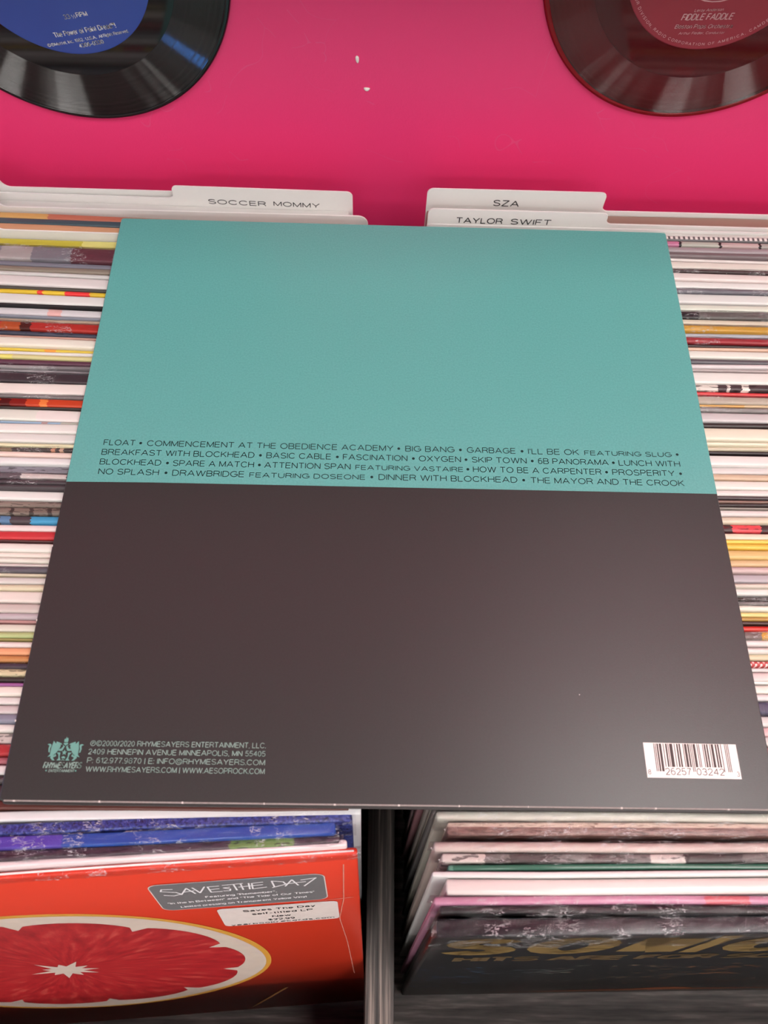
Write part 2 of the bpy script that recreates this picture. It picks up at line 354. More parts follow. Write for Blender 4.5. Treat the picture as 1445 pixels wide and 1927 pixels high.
sg = box('lit_sign', -0.015, 0.015, -0.15, 0.15, -0.14, 0.14, plain('sign_case', '1c1c20', 0.5), None, 0.003); sg.location = (-3.2, 0.2214, Z0 + 0.30)
tag(sg, 'small blue lit blade sign on the pink wall, far left, outside the picture', 'sign')
BG = NT('blue_sign_panel'); BG.b.inputs['Emission Color'].default_value = (0.06, 0.32, 1.0, 1); BG.b.inputs['Emission Strength'].default_value = 26.0
box('sign_panel', 0.0145, 0.0165, -0.14, 0.14, -0.13, 0.13, BG.m, sg)
# ------------------------------------------------------------------ the bins
bn = bpy.data.objects.new('record_bin', None); link(bn); bn.location = (0.1565, 0.12, 0.0)
tag(bn, 'black stained plywood record bin with a divider between its two bays', 'record bin')
FZ = Z0 - 0.3215
def bpart(name, x0, x1, y0, y1, z0, z1, m, bev=0.0):
    cx, cy = bn.location.x, bn.location.y
    return box(name, x0 - cx, x1 - cx, y0 - cy, y1 - cy, z0, z1, m, bn, bev)
bpart('bottom_panel', -0.215, 0.528, -0.149, 0.369, FZ - 0.018, FZ, PANELWOOD.m)
bpart('divider_panel', 0.1487, 0.1655, -0.1325, 0.352, FZ, Z0 - 0.19, BLACKWOOD.m, 0.0012)
bpart('back_panel', -0.215, 0.528, 0.3535, 0.369, FZ, Z0 - 0.075, PANELWOOD.m)
bpart('front_panel', -0.215, 0.528, -0.149, -0.1325, FZ, Z0 - 0.20, PANELWOOD.m, 0.001)
bpart('side_panel', -0.215, -0.198, -0.1325, 0.3525, FZ, Z0 - 0.19, BLACKWOOD.m, 0.001)
bpart('side_panel', 0.511, 0.528, -0.1325, 0.3525, FZ, Z0 - 0.19, BLACKWOOD.m, 0.001)
for x in (-0.195, 0.46):
    for y in (-0.12, 0.30): bpart('leg', x, x + 0.05, y, y + 0.05, 0, FZ - 0.018, BLACKWOOD.m)

# ------------------------------------------------------------------ upright record sleeves and cards
def sleeve_mesh(name, t, m, parent=None, w=0.315, h=0.3145, nx=7, wav=0.00025, seed=0, grow=0.0, zlo=0.0, rr=0.0011):
    r = min(t / 2 * 0.9, rr); ring = [(-t / 2, zlo), (-t / 2, h - r)]
    for k in range(1, 4):
        a = math.pi - k * math.pi / 8 * 1.333; ring.append((-t / 2 + r + r * math.cos(a), h - r + r * math.sin(a)))
    for k in range(3):
        a = math.pi / 2 - k * math.pi / 8 * 1.333 ; ring.append((t / 2 - r + r * math.cos(a), h - r + r * math.sin(a)))
    ring += [(t / 2, h - r), (t / 2, zlo)]; n = len(ring)
    V = []; F = []
    xs = [-w / 2, -w / 2 + 0.0006] + [-w / 2 + w * i / nx for i in range(1, nx)] + [w / 2 - 0.0006, w / 2]
    for i, x in enumerate(xs):
        end = i in (0, len(xs) - 1)
        dy = wav * math.sin(x * 37 + seed * 2.1) ; dz = wav * math.sin(x * 23 + seed * 5.7)
        for (y, z) in ring: V.append((x, y * (0.6 if end else 1) + dy, z + (dz if z > h / 2 else 0) - (0.0004 if end and z > h / 2 else 0)))
    for i in range(len(xs) - 1):
        for j in range(n):
            a = i * n + j; b = i * n + (j + 1) % n; F.append((a, a + n, b + n, b))
    F.append(tuple(range(n))); F.append(tuple(range((len(xs) - 1) * n, len(xs) * n))[::-1])
    o = mesh(name, V, F, m, parent, True)
    return o
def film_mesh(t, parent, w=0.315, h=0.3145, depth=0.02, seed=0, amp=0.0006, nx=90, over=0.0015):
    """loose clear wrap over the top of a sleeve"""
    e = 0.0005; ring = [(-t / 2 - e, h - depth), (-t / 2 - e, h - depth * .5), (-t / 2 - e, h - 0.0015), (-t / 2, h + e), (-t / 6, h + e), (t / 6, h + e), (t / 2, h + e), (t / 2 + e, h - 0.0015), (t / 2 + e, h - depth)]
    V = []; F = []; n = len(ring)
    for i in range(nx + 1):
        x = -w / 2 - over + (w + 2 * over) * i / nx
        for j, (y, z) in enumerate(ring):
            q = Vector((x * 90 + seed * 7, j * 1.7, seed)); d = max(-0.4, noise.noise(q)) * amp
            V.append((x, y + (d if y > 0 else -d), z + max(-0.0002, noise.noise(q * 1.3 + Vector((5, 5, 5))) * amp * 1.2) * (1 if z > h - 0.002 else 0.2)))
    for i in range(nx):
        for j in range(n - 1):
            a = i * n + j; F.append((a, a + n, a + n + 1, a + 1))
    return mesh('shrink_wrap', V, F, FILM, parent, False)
def stand(o, x, y, z, lean, yaw, h=0.3145):
    """put a sleeve so that the middle of its top edge is at x, y, z (z below the big sleeve's top plane)"""
    R = Matrix.Rotation(yaw, 3, 'Z') @ Matrix.Rotation(-lean, 3, 'X')
    o.rotation_euler = R.to_euler(); o.location = Vector((x, y, Z0 + z)) - R @ Vector((0, 0, h)); return o

LEFT_ROW = [
    (301.86, 297.22, -4.8, 'bright yellow', 'cbb83c', 's', [(-23.0, 1.1, 'd6cc78')]),
    (297.07, 286.77, -5.0, 'clear shrink-wrapped silver grey', '8f8890', 'w', [(-66.2, -48.4, 'b3a8a6'), (-26.1, -2.3, '6a3a44')]),
    (286.62, 283.2, -6.2, 'charcoal lilac', '7e7a86', 's', []),
    (282.4, 278.7, -5.1, 'taupe', '8c7d70', 's', []),
    (278.55, 275.73, -5.6, 'silver white', 'cfc9c6', 's', []),
    (275.58, 268.43, -5.5, 'thick pinkish white', 'e3d7d5', 's', []),
    (268.28, 266.19, -5.9, 'dark olive grey', '4a4540', 's', []),
    (266.04, 263.08, -6.2, 'yellow with red blocks', 'eac53c', 's', [(-39.9, -37.0, 'e04038'), (-24.8, -11.4, 'e03a3a')]),
    (261.99, 255.13, -4.7, 'thick clean white', 'e6e0dc', 's', []),
    (254.98, 253.55, -4.6, 'thin jet black', '141214', 's', []),
    (253.4, 248.47, -6.3, 'pale lavender grey', 'd9d1d4', 's', [(-31.6, -24.1, 'd8a8a4')]),
    (247.96, 246.66, -5.5, 'thin slate grey', '8a8c98', 's', []),
    (246.51, 244.01, -6.2, 'sandy beige', 'bba48f', 's', []),
    (243.28, 237.73, -5.0, 'red and orange', 'c8382e', 'w', [(-54.8, -44.1, 'b8552a'), (-44.1, -38.5, '4a1a14')]),
    (237.58, 234.94, -5.5, 'speckled navy', '3f4253', 'n', []),
    (234.79, 233.3, -6.1, 'salmon tan', 'c89a8a', 's', []),
    (232.67, 226.9, -5.0, 'ivory white', 'ece2d4', 's', []),
    (226.75, 224.97, -6.6, 'yellow with an orange spot', 'e2c44a', 's', [(-28.4, -22.3, 'e2963e')]),
    (224.82, 222.49, -6.5, 'thin white', 'f0ebe6', 's', []),
    (221.28, 218.35, -4.6, 'pale straw', 'd6cb92', 's', [(-50.0, -43.4, 'd8d070')]),
    (218.2, 215.3, -4.6, 'deep plum', '5f3848', 's', []),
    (215.15, 212.92, -5.0, 'black and white edged', '8a8082', 'w', [(-49.0, -24.3, 'a09a9a')]),
    (212.77, 211.35, -6.6, 'ash grey', 'a39a9e', 's', []),
    (210.45, 204.27, -5.0, 'charcoal wrinkled', '443c40', 'w', []),
    (204.12, 196.74, -5.0, 'thick white with a pink tint', 'efe2db', 's', []),
    (196.59, 194.49, -5.0, 'crumpled grey', '8d8785', 'w', []),
    (194.34, 189.39, -4.6, 'fiery red orange', 'c84424', 's', [(-43.8, -38.5, '4a120e'), (-38.5, -30.5, '7a1c14'), (-23.5, -19.7, 'dd7a3c')]),
    (189.24, 188.07, -5.0, 'thin black', '3a322e', 's', []),
    (187.92, 180.78, -5.5, 'thick pale green-white', 'e2dfd4', 's', [(-24.0, 2.7, 'dcd3cf')]),
    (180.63, 179.61, -5.6, 'thin sky blue', '9ab4cc', 's', [(-20.5, -17.3, 'a88a88'), (-11.0, 0.7, 'a8a89c')]),
    (179.44, 173.67, -5.0, 'warm white', 'eae4de', 's', []),
    (173.52, 168.15, -5.0, 'soft white', 'e2ddd8', 's', []),
    (168.0, 165.7, -5.0, 'cream yellow', 'e6dfb8', 's', []),
    (165.55, 163.29, -5.0, 'dark brown with tan marks', '4c4442', 'w', [(-38.0, -32.3, '8a7a62'), (-13.0, -10.9, 'c08a70'), (-8.8, -6.7, 'c9a68e')]),
    (163.14, 160.07, -5.1, 'blush pink', 'ecd3c8', 's', []),
    (159.92, 155.87, -4.5, 'milk white', 'e6e1e0', 's', []),
    (155.72, 151.52, -6.3, 'blue-grey smoky', '86838c', 'n', []),
    (150.98, 147.6, -5.0, 'mauve grey crinkled', '6e6468', 'w', [(-24.4, -2.3, 'd5ccc6')]),
    (147.45, 144.99, -5.0, 'dark mauve', '564c50', 'w', []),
    (144.84, 142.06, -4.9, 'dim charcoal', '4a4346', 's', []),
    (141.91, 136.64, -6.7, 'thick snow white', 'e9e5e1', 's', []),
    (136.49, 133.1, -6.4, 'mottled taupe', '8b7c72', 'n', []),
    (132.22, 128.14, -4.8, 'mottled tan and black', '7c6e64', 'n', [(-25.2, -23.5, '3e3632'), (-16.2, -14.2, '3e3632'), (-7.7, -5.7, '3e3632')]),
    (127.99, 124.2, -5.2, 'dark with a bright blue block', '4e4448', 's', [(-29.6, -24.6, '56789a'), (-15.1, -1.6, '3f8fb8')]),
    (124.05, 120.73, -6.1, 'rosy white', 'ead6d3', 's', []),
    (120.58, 116.08, -6.1, 'vivid red', 'c93a3e', 's', []),
    (115.93, 114.94, -6.6, 'thin dark maroon', '5a3c3c', 's', []),
    (114.35, 109.9, -5.4, 'off-white paper', 'ebe3db', 's', []),
    (109.75, 107.07, -6.3, 'bone white', 'e8ddd2', 's', []),
    (106.92, 104.02, -6.0, 'greenish white', 'e2ded2', 's', []),
    (103.6, 102.13, -5.2, 'thin dove white', 'd8ccc6', 's', []),
    (101.96, 99.2, -5.0, 'slate grey glossy', '6b666e', 'w', []),
    (99.05, 97.66, -6.4, 'oatmeal', 'cdc0a8', 's', []),
    (97.51, 94.01, -6.4, 'light stone grey', 'd5cfc9', 's', []),
    (93.64, 90.67, -5.6, 'cream and grey', 'd9cdb0', 's', []),
    (90.52, 84.66, -5.8, 'thick eggshell', 'e8ddd4', 's', []),
    (84.41, 80.02, -4.6, 'pale mushroom', 'ccbfb8', 's', []),
    (79.87, 76.96, -5.0, 'lilac grey', 'bdb0b4', 's', []),
    (76.81, 75.36, -6.3, 'dusty pink', 'b88c88', 's', []),
    (75.01, 71.2, -5.4, 'celadon white', 'dcd8c8', 's', []),
    (71.05, 68.15, -4.9, 'leaf green', 'b4bf84', 's', []),
    (68.0, 67.18, -5.7, 'thin olive', '9c9058', 's', []),
    (67.03, 64.39, -6.0, 'petal white', 'e4d6d1', 's', []),
    (64.04, 60.57, -6.0, 'peach', 'e8a67c', 's', []),
    (60.42, 57.34, -5.3, 'burnt orange', 'c98c56', 's', []),
    (57.16, 54.69, -5.0, 'plum navy crinkled', '4c4250', 'w', []),
    (54.54, 51.35, -5.6, 'cream with rust flecks', 'ddcda6', 'n', []),
    (51.2, 48.95, -6.2, 'soot black', '3a3230', 's', []),
    (48.73, 47.22, -5.6, 'purple', '9a5c94', 's', []),
    (47.07, 42.61, -5.4, 'thick cream', 'ece3d8', 's', []),
    (42.46, 39.06, -5.6, 'cool white', 'e2dcd8', 's', []),
    (38.91, 35.08, -4.6, 'pinkish grey', 'cdc2c0', 's', []),
    (34.93, 31.13, -4.6, 'slate blue', '8a8a9a', 's', []),
    (30.98, 27.66, -6.0, 'clean pearl white', 'e2dcd6', 's', []),
    (27.51, 23.0, -6.7, 'white with black scribbles', 'cfc6c0', 'n', []),
    (22.66, 17.64, -5.0, 'thick scarlet', 'c23a3c', 'w', []),
    (17.49, 14.74, -5.4, 'faded crimson', 'a8626a', 's', []),
    (14.59, 10.72, -4.9, 'frosted white', 'dfd9d8', 's', []),
    (10.51, 7.08, -5.6, 'dark lined', '5c5254', 'n', []),
    (6.89, 2.26, -6.7, 'dark cocoa', '4a3a3c', 's', []),
]
RIGHT_ROW = [
    (319.97, 315.9, -6.6, 'film strip printed', '9a9698', 'f', []),
    (315.72, 311.68, -6.6, 'pale green and pink film frame', 'b8b0aa', 's', [(313.0, 326.3, 'c07a9a'), (326.3, 348.5, 'b4b4aa'), (348.5, 372.7, 'c0aaa8'), (325.3, 326.9, '1c181a'), (348.8, 350.4, '1c181a'), (372.4, 374.0, '1c181a')]),
    (309.55, 305.58, -4.6, 'mauve grey', 'a8989c', 's', []),
    (305.43, 301.94, -4.7, 'taupe mauve', '7a6a6c', 's', []),
    (301.79, 299.86, -6.3, 'blush white', 'e8dad6', 's', []),
    (299.49, 293.96, -6.1, 'warm ivory', 'ece0d6', 's', []),
    (292.74, 290.09, -5.0, 'dark brown flecked', '43302f', 'w', []),
    (289.69, 284.28, -5.2, 'pink-tinted white', 'ead8d4', 's', []),
    (284.13, 278.97, -5.8, 'thick bright white', 'ece6e2', 's', []),
    (278.06, 275.09, -5.0, 'silver grey crinkled', '77727a', 'w', []),
    (274.94, 268.06, -5.8, 'thick cool white', 'dfd9d6', 's', []),
    (266.71, 262.29, -4.8, 'mint-tinted white', 'dcdacc', 's', []),
    (262.14, 256.77, -5.0, 'wrinkled black and silver', '6a6460', 'w', [(317.8, 327.4, '1c1c20')]),
    (256.55, 252.97, -5.4, 'tan cream', 'd8c8b4', 's', []),
    (252.51, 248.22, -5.0, 'golden yellow', 'dfa93e', 'w', []),
    (248.07, 245.18, -6.7, 'bluish grey', 'b2b2ba', 's', []),
    (243.67, 239.82, -5.0, 'red foil', 'b03038', 'w', []),
    (239.67, 237.48, -5.7, 'black', '2a1614', 's', []),
    (237.33, 235.15, -5.5, 'salmon beige', 'd8b39c', 's', []),
    (234.7, 229.5, -5.1, 'thick off-white', 'e8e2d8', 's', []),
    (228.97, 225.94, -4.6, 'gunmetal', '5c565c', 's', []),
    (225.78, 223.12, -4.6, 'lavender white', 'd6c9ca', 's', []),
    (222.97, 221.39, -5.5, 'rosy taupe', 'ae9e9c', 's', []),
    (221.24, 213.55, -5.2, 'very thick milk white', 'ebe4de', 's', []),
    (213.4, 209.2, -5.3, 'black and white patterned', '4a3c3e', 'n', [(316.6, 329.7, 'cfc6be'), (334.3, 336.0, 'c8beb8'), (342.3, 346.3, 'd8d0c8')]),
    (209.05, 206.6, -6.5, 'bright red', 'dc3c40', 's', []),
    (205.45, 200.56, -5.0, 'clear-wrapped tan', 'c9b9a6', 'w', []),
    (200.41, 198.72, -5.7, 'amber', 'dfaa60', 's', [(341.4, 358.4, 'cdb48e')]),
    (198.1, 195.25, -5.0, 'glossy grey', 'a39c98', 'w', []),
    (194.83, 189.07, -4.6, 'pale grey lilac', 'cdc3c3', 's', []),
    (188.92, 185.93, -5.2, 'black-brown', '332827', 's', []),
    (185.54, 177.98, -4.8, 'thick cream', 'ebe0cc', 's', []),
    (177.83, 175.95, -5.6, 'light cream', 'e9dfc6', 's', []),
    (175.8, 173.12, -6.7, 'beige', 'cdc0a6', 's', []),
    (172.57, 170.5, -6.0, 'thin inky black', '281f20', 's', []),
    (169.74, 163.67, -4.9, 'thick white', 'e8e1dd', 's', []),
    (163.52, 159.64, -6.5, 'greyish white', 'd9d0cd', 's', []),
    (159.4, 155.87, -6.3, 'sandy tan', 'd3b69c', 's', []),
    (155.68, 150.68, -6.1, 'cream white', 'e9e1d8', 's', []),
    (150.53, 147.0, -6.5, 'pearl', 'e2d9d4', 's', []),
    (146.72, 144.77, -6.2, 'dark grey', '473c3e', 's', []),
    (144.62, 143.03, -6.2, 'brown and grey lined', '8a6c60', 's', []),
    (142.43, 140.79, -5.3, 'dark brown', '2e2020', 's', []),
    (140.64, 139.84, -6.7, 'thin silver', '9a9088', 's', []),
    (139.69, 136.21, -6.6, 'pinkish white', 'e4dad6', 's', []),
    (135.24, 131.62, -4.9, 'sand beige', 'd9c9b2', 's', []),
    (131.47, 127.1, -6.2, 'red and pink with black ends', 'dd4a50', 'n', [(316.2, 318.1, 'dd3a44'), (318.1, 322.3, '3c2c2c'), (336.4, 341.1, '3a2c2c')]),
    (126.95, 123.39, -6.1, 'vanilla', 'e9dac4', 's', []),
    (123.24, 121.18, -5.5, 'lemon yellow', 'f0cb5c', 's', []),
    (121.03, 117.91, -5.7, 'golden', 'ecc050', 's', []),
    (117.76, 113.18, -5.6, 'pale gold', 'dfbb7c', 's', []),
    (113.03, 109.48, -6.5, 'tan gold', 'd9b88c', 's', []),
    (108.99, 105.85, -5.6, 'dusty rose grey', 'cdb2ae', 's', []),
    (105.7, 101.31, -6.3, 'lavender grey', 'b9b0b4', 's', []),
    (100.8, 98.52, -5.3, 'oat', 'cfc2b4', 's', []),
    (98.37, 94.73, -6.4, 'bright white', 'e9e5de', 's', []),
    (93.84, 91.86, -5.0, 'deep brown', '3a2c26', 'w', []),
    (91.71, 90.04, -5.0, 'steel grey', '8a8482', 'w', []),
    (89.89, 87.19, -5.7, 'ivory', 'ece2d4', 's', []),
    (87.04, 84.63, -6.5, 'pale yellow', 'e8d488', 's', []),
    (84.38, 82.44, -6.1, 'old gold', 'b98f48', 's', []),
    (81.91, 80.24, -5.6, 'dark umber', '4a322c', 's', []),
    (79.95, 77.28, -5.0, 'fire red', 'cc3428', 's', []),
    (77.13, 73.53, -5.0, 'yellow with a brown block', 'e6ac38', 'w', [(317.0, 325.4, '7a6a64')]),
    (73.38, 70.37, -6.0, 'shell white', 'e6dbd7', 's', []),
    (69.93, 67.32, -4.9, 'powder white', 'e2d8d2', 's', []),
    (67.17, 64.11, -6.5, 'creamy beige', 'dccfae', 's', []),
    (63.39, 61.06, -5.1, 'red with white dots', 'c24846', 'd', []),
    (60.91, 59.02, -6.5, 'chalk white', 'e6ddda', 's', []),
    (58.59, 54.39, -5.2, 'pinkish pearl', 'ddd0cc', 's', []),
    (54.24, 53.31, -6.6, 'thin bright white', 'f0ebe6', 's', []),
    (53.08, 49.17, -6.1, 'thick light cream', 'ebe2d8', 's', []),
    (48.97, 45.8, -5.6, 'cloud white', 'e4dcda', 's', []),
    (45.11, 39.68, -5.0, 'navy', '4c4a66', 'w', []),
    (39.53, 34.86, -5.9, 'light grey-white', 'd8d2d0', 's', []),
    (34.71, 30.57, -5.8, 'pale pink', 'd8b4b6', 's', []),
    (30.38, 26.47, -5.2, 'whitish grey', 'dad2d0', 's', []),
    (26.32, 22.49, -5.0, 'rose', 'c08a90', 's', []),
    (22.34, 17.16, -5.6, 'off-white', 'e2dad4', 's', []),
    (17.01, 11.91, -6.6, 'light taupe', 'c4b8b0', 's', []),
    (11.75, 6.55, -5.9, 'cream', 'e4dccc', 's', []),
    (6.35, 2.28, -4.7, 'smoke grey', '8c8684', 's', []),
]

LEFT_ROW[0] = (306.2, 301.4, -8.8) + LEFT_ROW[0][3:]
def short(desc):
    return desc.replace('thick ', '').replace('thin ', '').replace('very ', '') if len(desc.split()) > 4 else desc
def lerp(tab, y):
    for (a, va), (b, vb) in zip(tab, tab[1:]):
        if y >= b: return va + (vb - va) * (y - a) / (b - a)
    return tab[-1][1]
def row(table, side, xref, xc0, edge_right, yawtab, group):
    prev = 'the white divider card' if side == 'left' else 'the white tabbed cards'
    for i, (yb, yf, z, desc, hx, kind, pt) in enumerate(table):
        yb /= 1000; yf /= 1000; z /= 1000; t = (yb - yf) * 0.945; ym = (yb + yf) / 2
        lean = math.radians(lerp([(0.34, 0.3), (0.2, 2.0), (0.0, 8.5 if side == 'left' else 7.0)], ym))
        yaw = math.radians(lerp(yawtab, ym)); xc = xc0 + rnd.uniform(-0.0028, 0.0012) * (1 if edge_right else -1)
        m = sleeve_mat('cover_' + desc.replace(' ', '_').replace('-', '_'), hx, kind, pt, xc)
        h = 0.3145 * math.cos(0) - 0.0008
        h = min(0.3135, (0.3215 + z - t * math.sin(lean)) / math.cos(lean) - 0.0006)
        h = 0.3125
        o = sleeve_mesh('record_sleeve', t, m, h=h, seed=i)
        stand(o, xc, ym + (xc - xref) * math.tan(yaw), z, lean, yaw, h)
        lb = '%s record, %s row, in front of %s' % (desc, side, prev)
        if len(lb.split()) > 16: lb = lb.replace('in front of the ', 'in front of ').replace('in front of ', 'before ')
        tag(o, lb, 'record', group)
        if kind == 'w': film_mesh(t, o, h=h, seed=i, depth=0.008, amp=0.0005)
        prev = 'the %s one' % desc if len(desc.split()) < 5 else desc + ' one'
row(LEFT_ROW, 'left', -0.035, -0.0165, True, [(0.34, -0.9), (0.25, -1.5), (0.2, -0.55), (0.13, 0), (0.0, 0.4)], 'record sleeves packed in the left bin')
row(RIGHT_ROW, 'right', 0.35, 0.3335, False, [(0.34, -0.25), (0.2, 0.35), (0.1, 0.6), (0.0, 0.3)], 'record sleeves packed in the right bin')

# divider cards: outline with a raised tab
def card(label, x0, x1, zt, tabs, tabh, y, yaw=0.0, th=0.0009, m=CARD, rad=0.0035, lean=0.0, h=0.30):
    pts = [(x0, -h)]
    def arc(cx, cz, a0, a1, r):
        return [(cx + r * math.cos(math.radians(a0 + (a1 - a0) * k / 6)), cz + r * math.sin(math.radians(a0 + (a1 - a0) * k / 6))) for k in range(7)]
    pts += arc(x0 + rad, zt - rad, 180, 90, rad) if not (tabs and tabs[0] <= x0) else []
    if tabs:
        a, b = tabs; r = min(rad, tabh * 0.45); zt2 = zt + tabh
        if a > x0: pts += [(a - r, zt)] + arc(a - r, zt + r, -90, 0, r)[1:] + arc(a + rad * .9, zt2 - rad * .9, 180, 90, rad * .9)
        else: pts += arc(x0 + rad, zt2 - rad, 180, 90, rad)
        if b < x1: pts += arc(b - rad * .9, zt2 - rad * .9, 90, 0, rad * .9) + arc(b + r, zt + r, 180, 270, r)
        else: pts += arc(x1 - rad, zt2 - rad, 90, 0, rad)
    if not (tabs and tabs[1] >= x1): pts += arc(x1 - rad, zt - rad, 90, 0, rad)
    pts += [(x1, -h)]
    xc = (x0 + x1) / 2; n = len(pts)
    bm = bmesh.new(); f = bm.faces.new([bm.verts.new((p[0] - xc, -th / 2, p[1])) for p in pts])
    e = bmesh.ops.extrude_face_region(bm, geom=[f])
    for v in e['geom']:
        if isinstance(v, bmesh.types.BMVert): v.co.y += th
    o = from_bm('divider_card', bm, m); o.location = (xc, y, Z0); o.rotation_euler = (0, 0, yaw)
    tag(o, label, 'divider card', 'white divider cards in the bins'); return o, xc
def card_text(o, xc, s, x0, z0, x1, z1, cap, off=0.14):
    p = Print().text(s, (x0 - xc) * 1000, z0 * 1000, (x1 - xc) * 1000, z1 * 1000, cap, off)
    return p.build('tab_lettering', INK, o, lambda u, v: (u, -0.00056, v), Vector((0, -1, 0)))
XL0, XR0 = -0.175, 0.176
card('white plastic card at the far left, rearmost, with a tab rising past the picture edge', XL0, 0.130, -0.0030, (XL0, -0.0745), 0.011, 0.3405, 0.0, rad=0.006)
c1, cx1 = card('white divider card whose tab reads SOCCER MOMMY', XL0, 0.1322, -0.0050, (0.0262, 0.1322), 0.0092, 0.3375, math.radians(-0.6))
for (s, x0, x1) in (('SOCCER', 0.0462, 0.0805), ('MOMMY', 0.0850, 0.1125)):
    card_text(c1, cx1, s, x0, -0.0078, x1, -0.0083, 3.6)
card('white divider card behind the orange sleeve, its corner just right of the big sleeve', XL0, 0.1415, -0.0045, (XL0, -0.0740), 0.011, 0.3262, 0, rad=0.006)
card('white divider card in front of the orange sleeve, left row', XL0, 0.1400, -0.0042, (XL0, -0.0715), 0.011, 0.3074, math.radians(-0.6), rad=0.006)
c2, cx2 = card('white divider card whose tab reads SZA', XR0, XR0 + 0.315, -0.0060, (XR0, 0.2815), 0.0135, 0.3375, math.radians(0.2))
card_text(c2, cx2, 'SZA', 0.2155, -0.0038, 0.2312, -0.0042, 4.6)
c3, cx3 = card('white divider card whose tab reads TAYLOR SWIFT, in front of the SZA card', XR0 + 0.0008, XR0 + 0.315, -0.0066, (XR0, 0.2830), 0.0080, 0.3275, 0.0)
for (s, x0, x1) in (('TAYLOR', 0.1937, 0.2215), ('SWIFT', 0.2262, 0.2505)):
    card_text(c3, cx3, s, x0, -0.0086, x1, -0.0086, 4.4)
card('thin white card against the film strip sleeve, right row', XR0, XR0 + 0.315, -0.0065, (0.4000, 0.4900), 0.010, 0.3236, 0.0)

def special(name, label, yb, yf, z, hx, edge, left=True, kind='s', lean=0.3, yaw=0.0, xref=-0.035, pt=(), rough=0.42, wrap=0, h=0.3125, group=None, xw=0.315, amp=0.0006, depth=0.02, rr=0.0008, wav=0.00025, mat=None):
    yb /= 1000; yf /= 1000; z /= 1000
    xc = edge - xw / 2 if left else edge + xw / 2; yaw = math.radians(yaw); ym = (yb + yf) / 2
    t = yb - yf
    m = mat or sleeve_mat('cover_' + name, hx, kind, pt, xc, rough)
    o = sleeve_mesh('record_sleeve', t, m, h=h, seed=len(label), w=xw, rr=rr, wav=wav)
    stand(o, xc, ym + (xc - xref) * math.tan(yaw), z, math.radians(lean), yaw, h)
    tag(o, label, 'record', group)
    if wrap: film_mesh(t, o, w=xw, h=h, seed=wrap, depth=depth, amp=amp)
    return o
GL, GR = 'record sleeves packed in the left bin', 'record sleeves packed in the right bin'
special('ivory_back', 'milky white record sleeve behind the lowest left divider cards, under the tab row', 336.6, 331.4, -9.5, 'e2dad6', 0.130, kind='s', yaw=-0.4, group=GL)
special('pearl_back', 'pearl white record sleeve with a faint green edge, left row, under SOCCER MOMMY', 331.0, 327.2, -11.5, 'dcd6d0', 0.130, yaw=-0.4, pt=[(-60, -40, 'c9b0c0'), (-25, 0, 'd0dccc')], group=GL)
special('orange', 'orange and salmon edged record sleeve between two white divider cards, left row', 322.4, 318.2, -5.5, 'c8735c', 0.139, yaw=-0.9, pt=[(-90, -45, 'cfa060')], group=GL)
special('slate', 'dark slate glossy record sleeve in front of the salmon edged one, left row', 317.8, 313.6, -5.0, '4c5a62', 0.139, yaw=-0.9, rough=0.25, group=GL)
special('peach', 'pale peach record sleeve behind the front white divider card, left row', 313.2, 308.4, -5.0, 'dca27c', 0.139, yaw=-0.9, group=GL)
special('brown_rose', 'rosy brown record sleeve between the SZA and TAYLOR SWIFT cards', 336.6, 329.2, -8.5, 'a58073', 0.1765, False, xref=0.35, group=GR)
special('clear_white', 'clear wrapped white record sleeve directly in front of the TAYLOR SWIFT card', 326.8, 324.4, -9.0, 'e8e2da', 0.1765, False, xref=0.35, group=GR)
special('plain_white', 'plain white record sleeve just behind the film strip one, right row', 323.0, 320.4, -7.5, 'ddd6d0', 0.1765, False, xref=0.35, group=GR)
# ---- front of the left bin
def yref(y_at_0, yaw): return y_at_0
special('walnut', 'dark brown record sleeve peeking below the big sleeve, far left', 0.8, -2.8, -8, '5a2f28', 0.1400, lean=9.0, yaw=0.4, xref=0.0, group=GL)
special('white_tall', 'white record sleeve just behind the speckled blue one, front of left bin', -3.4, -7.2, -8, 'e2dfe0', 0.1447, lean=10.2, yaw=1.7, xref=0.0, rough=0.35, group=GL)
BLUE = NT('speckled_blue_cover')
k = BLUE.noise(700, 4, 0.8); u_ = BLUE.axis(0); w_ = BLUE.axis(2)
# rounded rectangle of red on the front face: distance measured from its centre
dx = BLUE.math('MAXIMUM', BLUE.math('SUBTRACT', BLUE.math('ABSOLUTE', u_), 0.115), 0.0)
dz = BLUE.math('MAXIMUM', BLUE.math('SUBTRACT', BLUE.math('ABSOLUTE', BLUE.math('SUBTRACT', w_, 0.152)), 0.120), 0.0)
dd = BLUE.math('SQRT', BLUE.math('ADD', BLUE.math('MULTIPLY', dx, dx), BLUE.math('MULTIPLY', dz, dz)))
redf = BLUE.math('MULTIPLY', BLUE.math('LESS_THAN', dd, 0.026), BLUE.math('LESS_THAN', w_, 0.3))
BLUE.color(BLUE.mix(redf, BLUE.ramp(k, [(0.38, lin('181a3a')), (0.55, lin('36489a')), (0.68, lin('6a74b4'))]), lin('c23024'))); BLUE.set(Roughness=0.35)
special('blue_speckled', 'speckled blue record sleeve with a rounded red panel on its front', -7.8, -12.0, -8, '3a4a9a', 0.1412, lean=11.4, yaw=2.6, xref=0.0, wrap=3, amp=0.0004, group=GL, mat=BLUE.m)
special('royal_blue', 'plain royal blue wrapped record sleeve in front of the speckled one', -12.4, -17.4, -8, '2f58b0', 0.1345, lean=13.0, yaw=2.8, xref=0.0, wrap=4, rough=0.3, amp=0.0006, group=GL, pt=[(-40, 25, '5a4ab0')])
